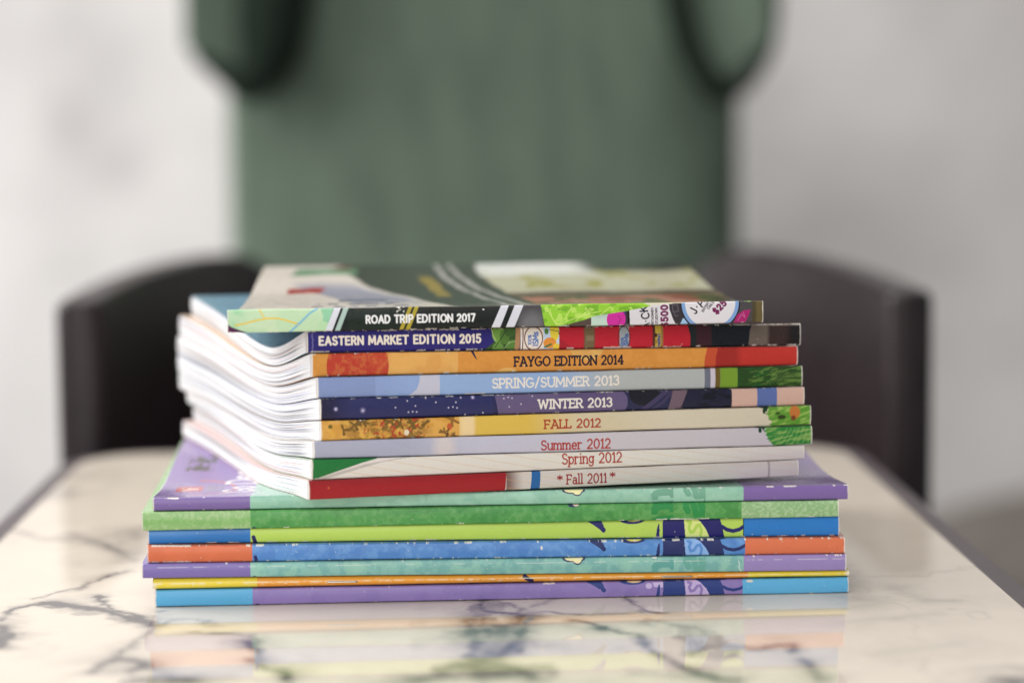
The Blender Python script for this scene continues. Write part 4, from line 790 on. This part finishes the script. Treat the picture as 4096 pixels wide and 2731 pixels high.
# ------------------------------------------------------------------ chair
def make_chair():
    root = empty('tub_chair', (0.027, 0.68, -0.32))
    tag(root, 'dark brown leather tub chair pushed up behind the table', 'chair')
    # centre line of the wrap-round back, from the left arm front to the right arm front
    pts = [(-.211, .450), (-.210, .52), (-.206, .60), (-.197, .68), (-.178, .76), (-.143, .83), (-.09, .875), (-.03, .895), (.026, .90)]
    pts += [(.052-x, y) for x, y in pts[-2::-1]]
    P = np.array(pts); t = np.linspace(0, 1, len(P)); tt = np.linspace(0, 1, 120)
    P = np.c_[np.interp(tt, t, P[:, 0]), np.interp(tt, t, P[:, 1])]
    for _ in range(6): P[1:-1] = (P[:-2]+2*P[1:-1]+P[2:])/4
    tn = np.gradient(P, axis=0); tn /= np.linalg.norm(tn, axis=1)[:, None]; nm = np.c_[tn[:, 1], -tn[:, 0]]
    hw, rr, zt, zb = .0135, .006, .0835, -.32
    prof = [(-hw, zb)]+[(-hw+rr-rr*cos(a), zt-rr+rr*sin(a)) for a in np.linspace(0, pi/2, 8)]+[(hw-rr+rr*sin(a), zt-rr+rr*cos(a)) for a in np.linspace(0, pi/2, 8)]+[(hw, zb)]
    ends = [(k, sgn) for k, sgn in ((0, -1), (-1, 1))]
    rows = []
    dz = -.050*sstep(.19, .115, abs(P[:, 0]-.026))*(P[:, 1] > .7)+.006*np.clip((P[:, 1]-.45)/.42, 0, 1)
    for (o_, z) in prof: rows.append(np.c_[P+nm*o_, z+dz*(z > 0)])
    R = np.array(rows); g = MB(); g.grid(R, (.02, .02, .02))
    # rounded arm fronts
    for k, sgn in ends:
        cap = []
        for i, a in enumerate(np.linspace(0, pi/2, 14)):
            f_ = cos(a); d = .009*sin(a)
            c = R[:, k].copy(); mid = P[k]
            off = (c[:, :2]-mid); c[:, :2] = mid+off*(0.30+.70*f_)+tn[k]*sgn*d
            c[:, 2] = zb+(c[:, 2]-zb)*(1-.006*(1-f_)); cap.append(c)
        g.grid(np.array(cap), (.02, .02, .02)); g.ngon(cap[-1], (.02, .02, .02))
    g.build('backrest', M_leather, root)
    q = MB(); n = 24; a = np.linspace(0, 2*pi, 60)
    rows = []
    for sc, z in ((.2, -.232), (.8, -.230), (.95, -.236), (1, -.25), (1, -.30), (.9, -.318)):
        x = np.sign(np.cos(a))*abs(np.cos(a))**.4*.17*sc; y = np.sign(np.sin(a))*abs(np.sin(a))**.4*.2*sc
        rows.append(np.c_[x+.027, y+.665, np.full(60, z)])
    q.grid(np.array(rows), (.02, .02, .02)); q.ngon(rows[0], (.02, .02, .02)); q.build('seat', M_leather, root)
make_chair()

# ------------------------------------------------------------------ green padded panel with flared wings
def extr(poly, y0, y1, twist=0.0, xc=0.0):
    """poly in (x, z); front at y0 (+ twist slope about xc), back at y1"""
    P = np.array(poly, float); g = MB(); f = np.c_[P[:, 0], y0+(P[:, 0]-xc)*twist, P[:, 1]]; b = np.c_[P[:, 0], np.full(len(P), y1), P[:, 1]]
    c = P.mean(0); ins = np.c_[c[0]+(P[:, 0]-c[0])*.93, f[:, 1]-.0, c[1]+(P[:, 1]-c[1])*.95]
    f2 = f.copy(); f2[:, 1] += .012
    loop = lambda A: np.vstack([A, A[:1]])
    g.grid(np.array([loop(ins), loop(f2), loop(b)]), (.1, .1, .1)); g.ngon(ins, (.1, .1, .1)); g.ngon(b[::-1], (.1, .1, .1))
    return g
def tube(path, r, n=12):
    P = np.array(path, float)
    t = np.linspace(0, 1, len(P)); tt = np.linspace(0, 1, 60); P = np.stack([np.interp(tt, t, P[:, i]) for i in range(3)], 1)
    for _ in range(5): P[1:-1] = (P[:-2]+2*P[1:-1]+P[2:])/4
    r = np.interp(tt, np.linspace(0, 1, len(r)), r) if np.ndim(r) else np.full(60, r)
    tn = np.gradient(P, axis=0); tn /= np.linalg.norm(tn, axis=1)[:, None]; up_ = np.array([0, 1, 0.0])
    s1 = np.cross(tn, up_); s1 /= np.linalg.norm(s1, axis=1)[:, None]; s2 = np.cross(tn, s1)
    a = np.linspace(0, 2*pi, n+1)
    g = MB(); g.grid(P[:, None]+r[:, None, None]*(np.cos(a)[None, :, None]*s1[:, None]+np.sin(a)[None, :, None]*s2[:, None]), (.01, .01, .01)); return g
def make_panel():
    root = empty('padded_panel', (0.032, 1.33, -0.75))
    tag(root, 'tall muted green panel with shade edged wings at its top behind the chair', 'panel')
    xs = np.concatenate([-.204+.016*(1-np.cos(np.linspace(0, pi/2, 12))), .271-.085+.085*np.sin(np.linspace(0, pi/2, 14))]); k = np.r_[np.sin(np.linspace(0, pi/2, 12)), np.cos(np.linspace(0, pi/2, 14))]
    yf = 1.36-.06*k; g = MB(); zz_ = np.linspace(-.75, .62, 30)
    g.grid(np.stack([np.c_[xs, yf, np.full(len(xs), z)] for z in zz_]), (.1, .1, .1)); g.ngon([(.271, 1.361, -.75), (-.204, 1.361, -.75), (-.204, 1.361, .62), (.271, 1.361, .62)], (.1, .1, .1))
    g.build('back_panel', M_green, root)
    extr([(-.232, .62), (-.232, .245), (-.196, .208), (-.168, .205), (-.135, .62)], 1.235, 1.31, .35, -.232).build('side_wing', M_green, root, False)
    extr([(.288, .62), (.288, .240), (.250, .206), (.232, .212), (.205, .33), (.20, .62)], 1.235, 1.31, -.12, .288).build('side_wing', M_green, root, False)
    tube([(-.150, 1.275, .62), (-.152, 1.272, .33), (-.160, 1.265, .245), (-.176, 1.25, .205), (-.222, 1.24, .236)], [.042, .039, .030, .014, .004]).build('wing_shade', M_black, root)  # dark tube in place of the deep shade beside the left wing
    tube([(.190, 1.235, .62), (.192, 1.235, .33), (.210, 1.235, .245), (.236, 1.235, .200), (.262, 1.235, .205), (.290, 1.24, .240), (.293, 1.24, .35), (.293, 1.24, .62)], [.010, .012, .013, .012, .008, .004, .004, .004]).build('wing_shade', M_black, root)  # dark tube modelled as the shade line around the right wing
make_panel()

# ------------------------------------------------------------------ added low block standing in for the dim falloff at far right
def make_falloff_block():
    g = MB(); x0, x1 = .44, 1.5
    a = np.linspace(0, pi/2, 10)
    prof = [(1.66, -.74)]+[(1.66+.09-.09*cos(t), -.28+.09*sin(t)) for t in a]+[(1.93+.06*sin(t), -.25+.06*cos(t)) for t in a]+[(1.99, -.74)]
    P = np.array([[(x, y, z-.06-.13*np.exp(-(x-x0)/.14)) for y, z in prof] for x in np.linspace(x0, x1, 24)])
    g.grid(P, (.1, .1, .1)); g.ngon(P[0], (.1, .1, .1)); g.ngon(P[-1][::-1], (.1, .1, .1))
    o = g.build('falloff_block', mat('falloff_brown', base=(.27, .238, .212), rough=.8, spec=.2, noise=.2, nscale=9)); tag(o, 'low taupe block added for the dim falloff on the wall at lower right', 'falloff_block')
make_falloff_block()
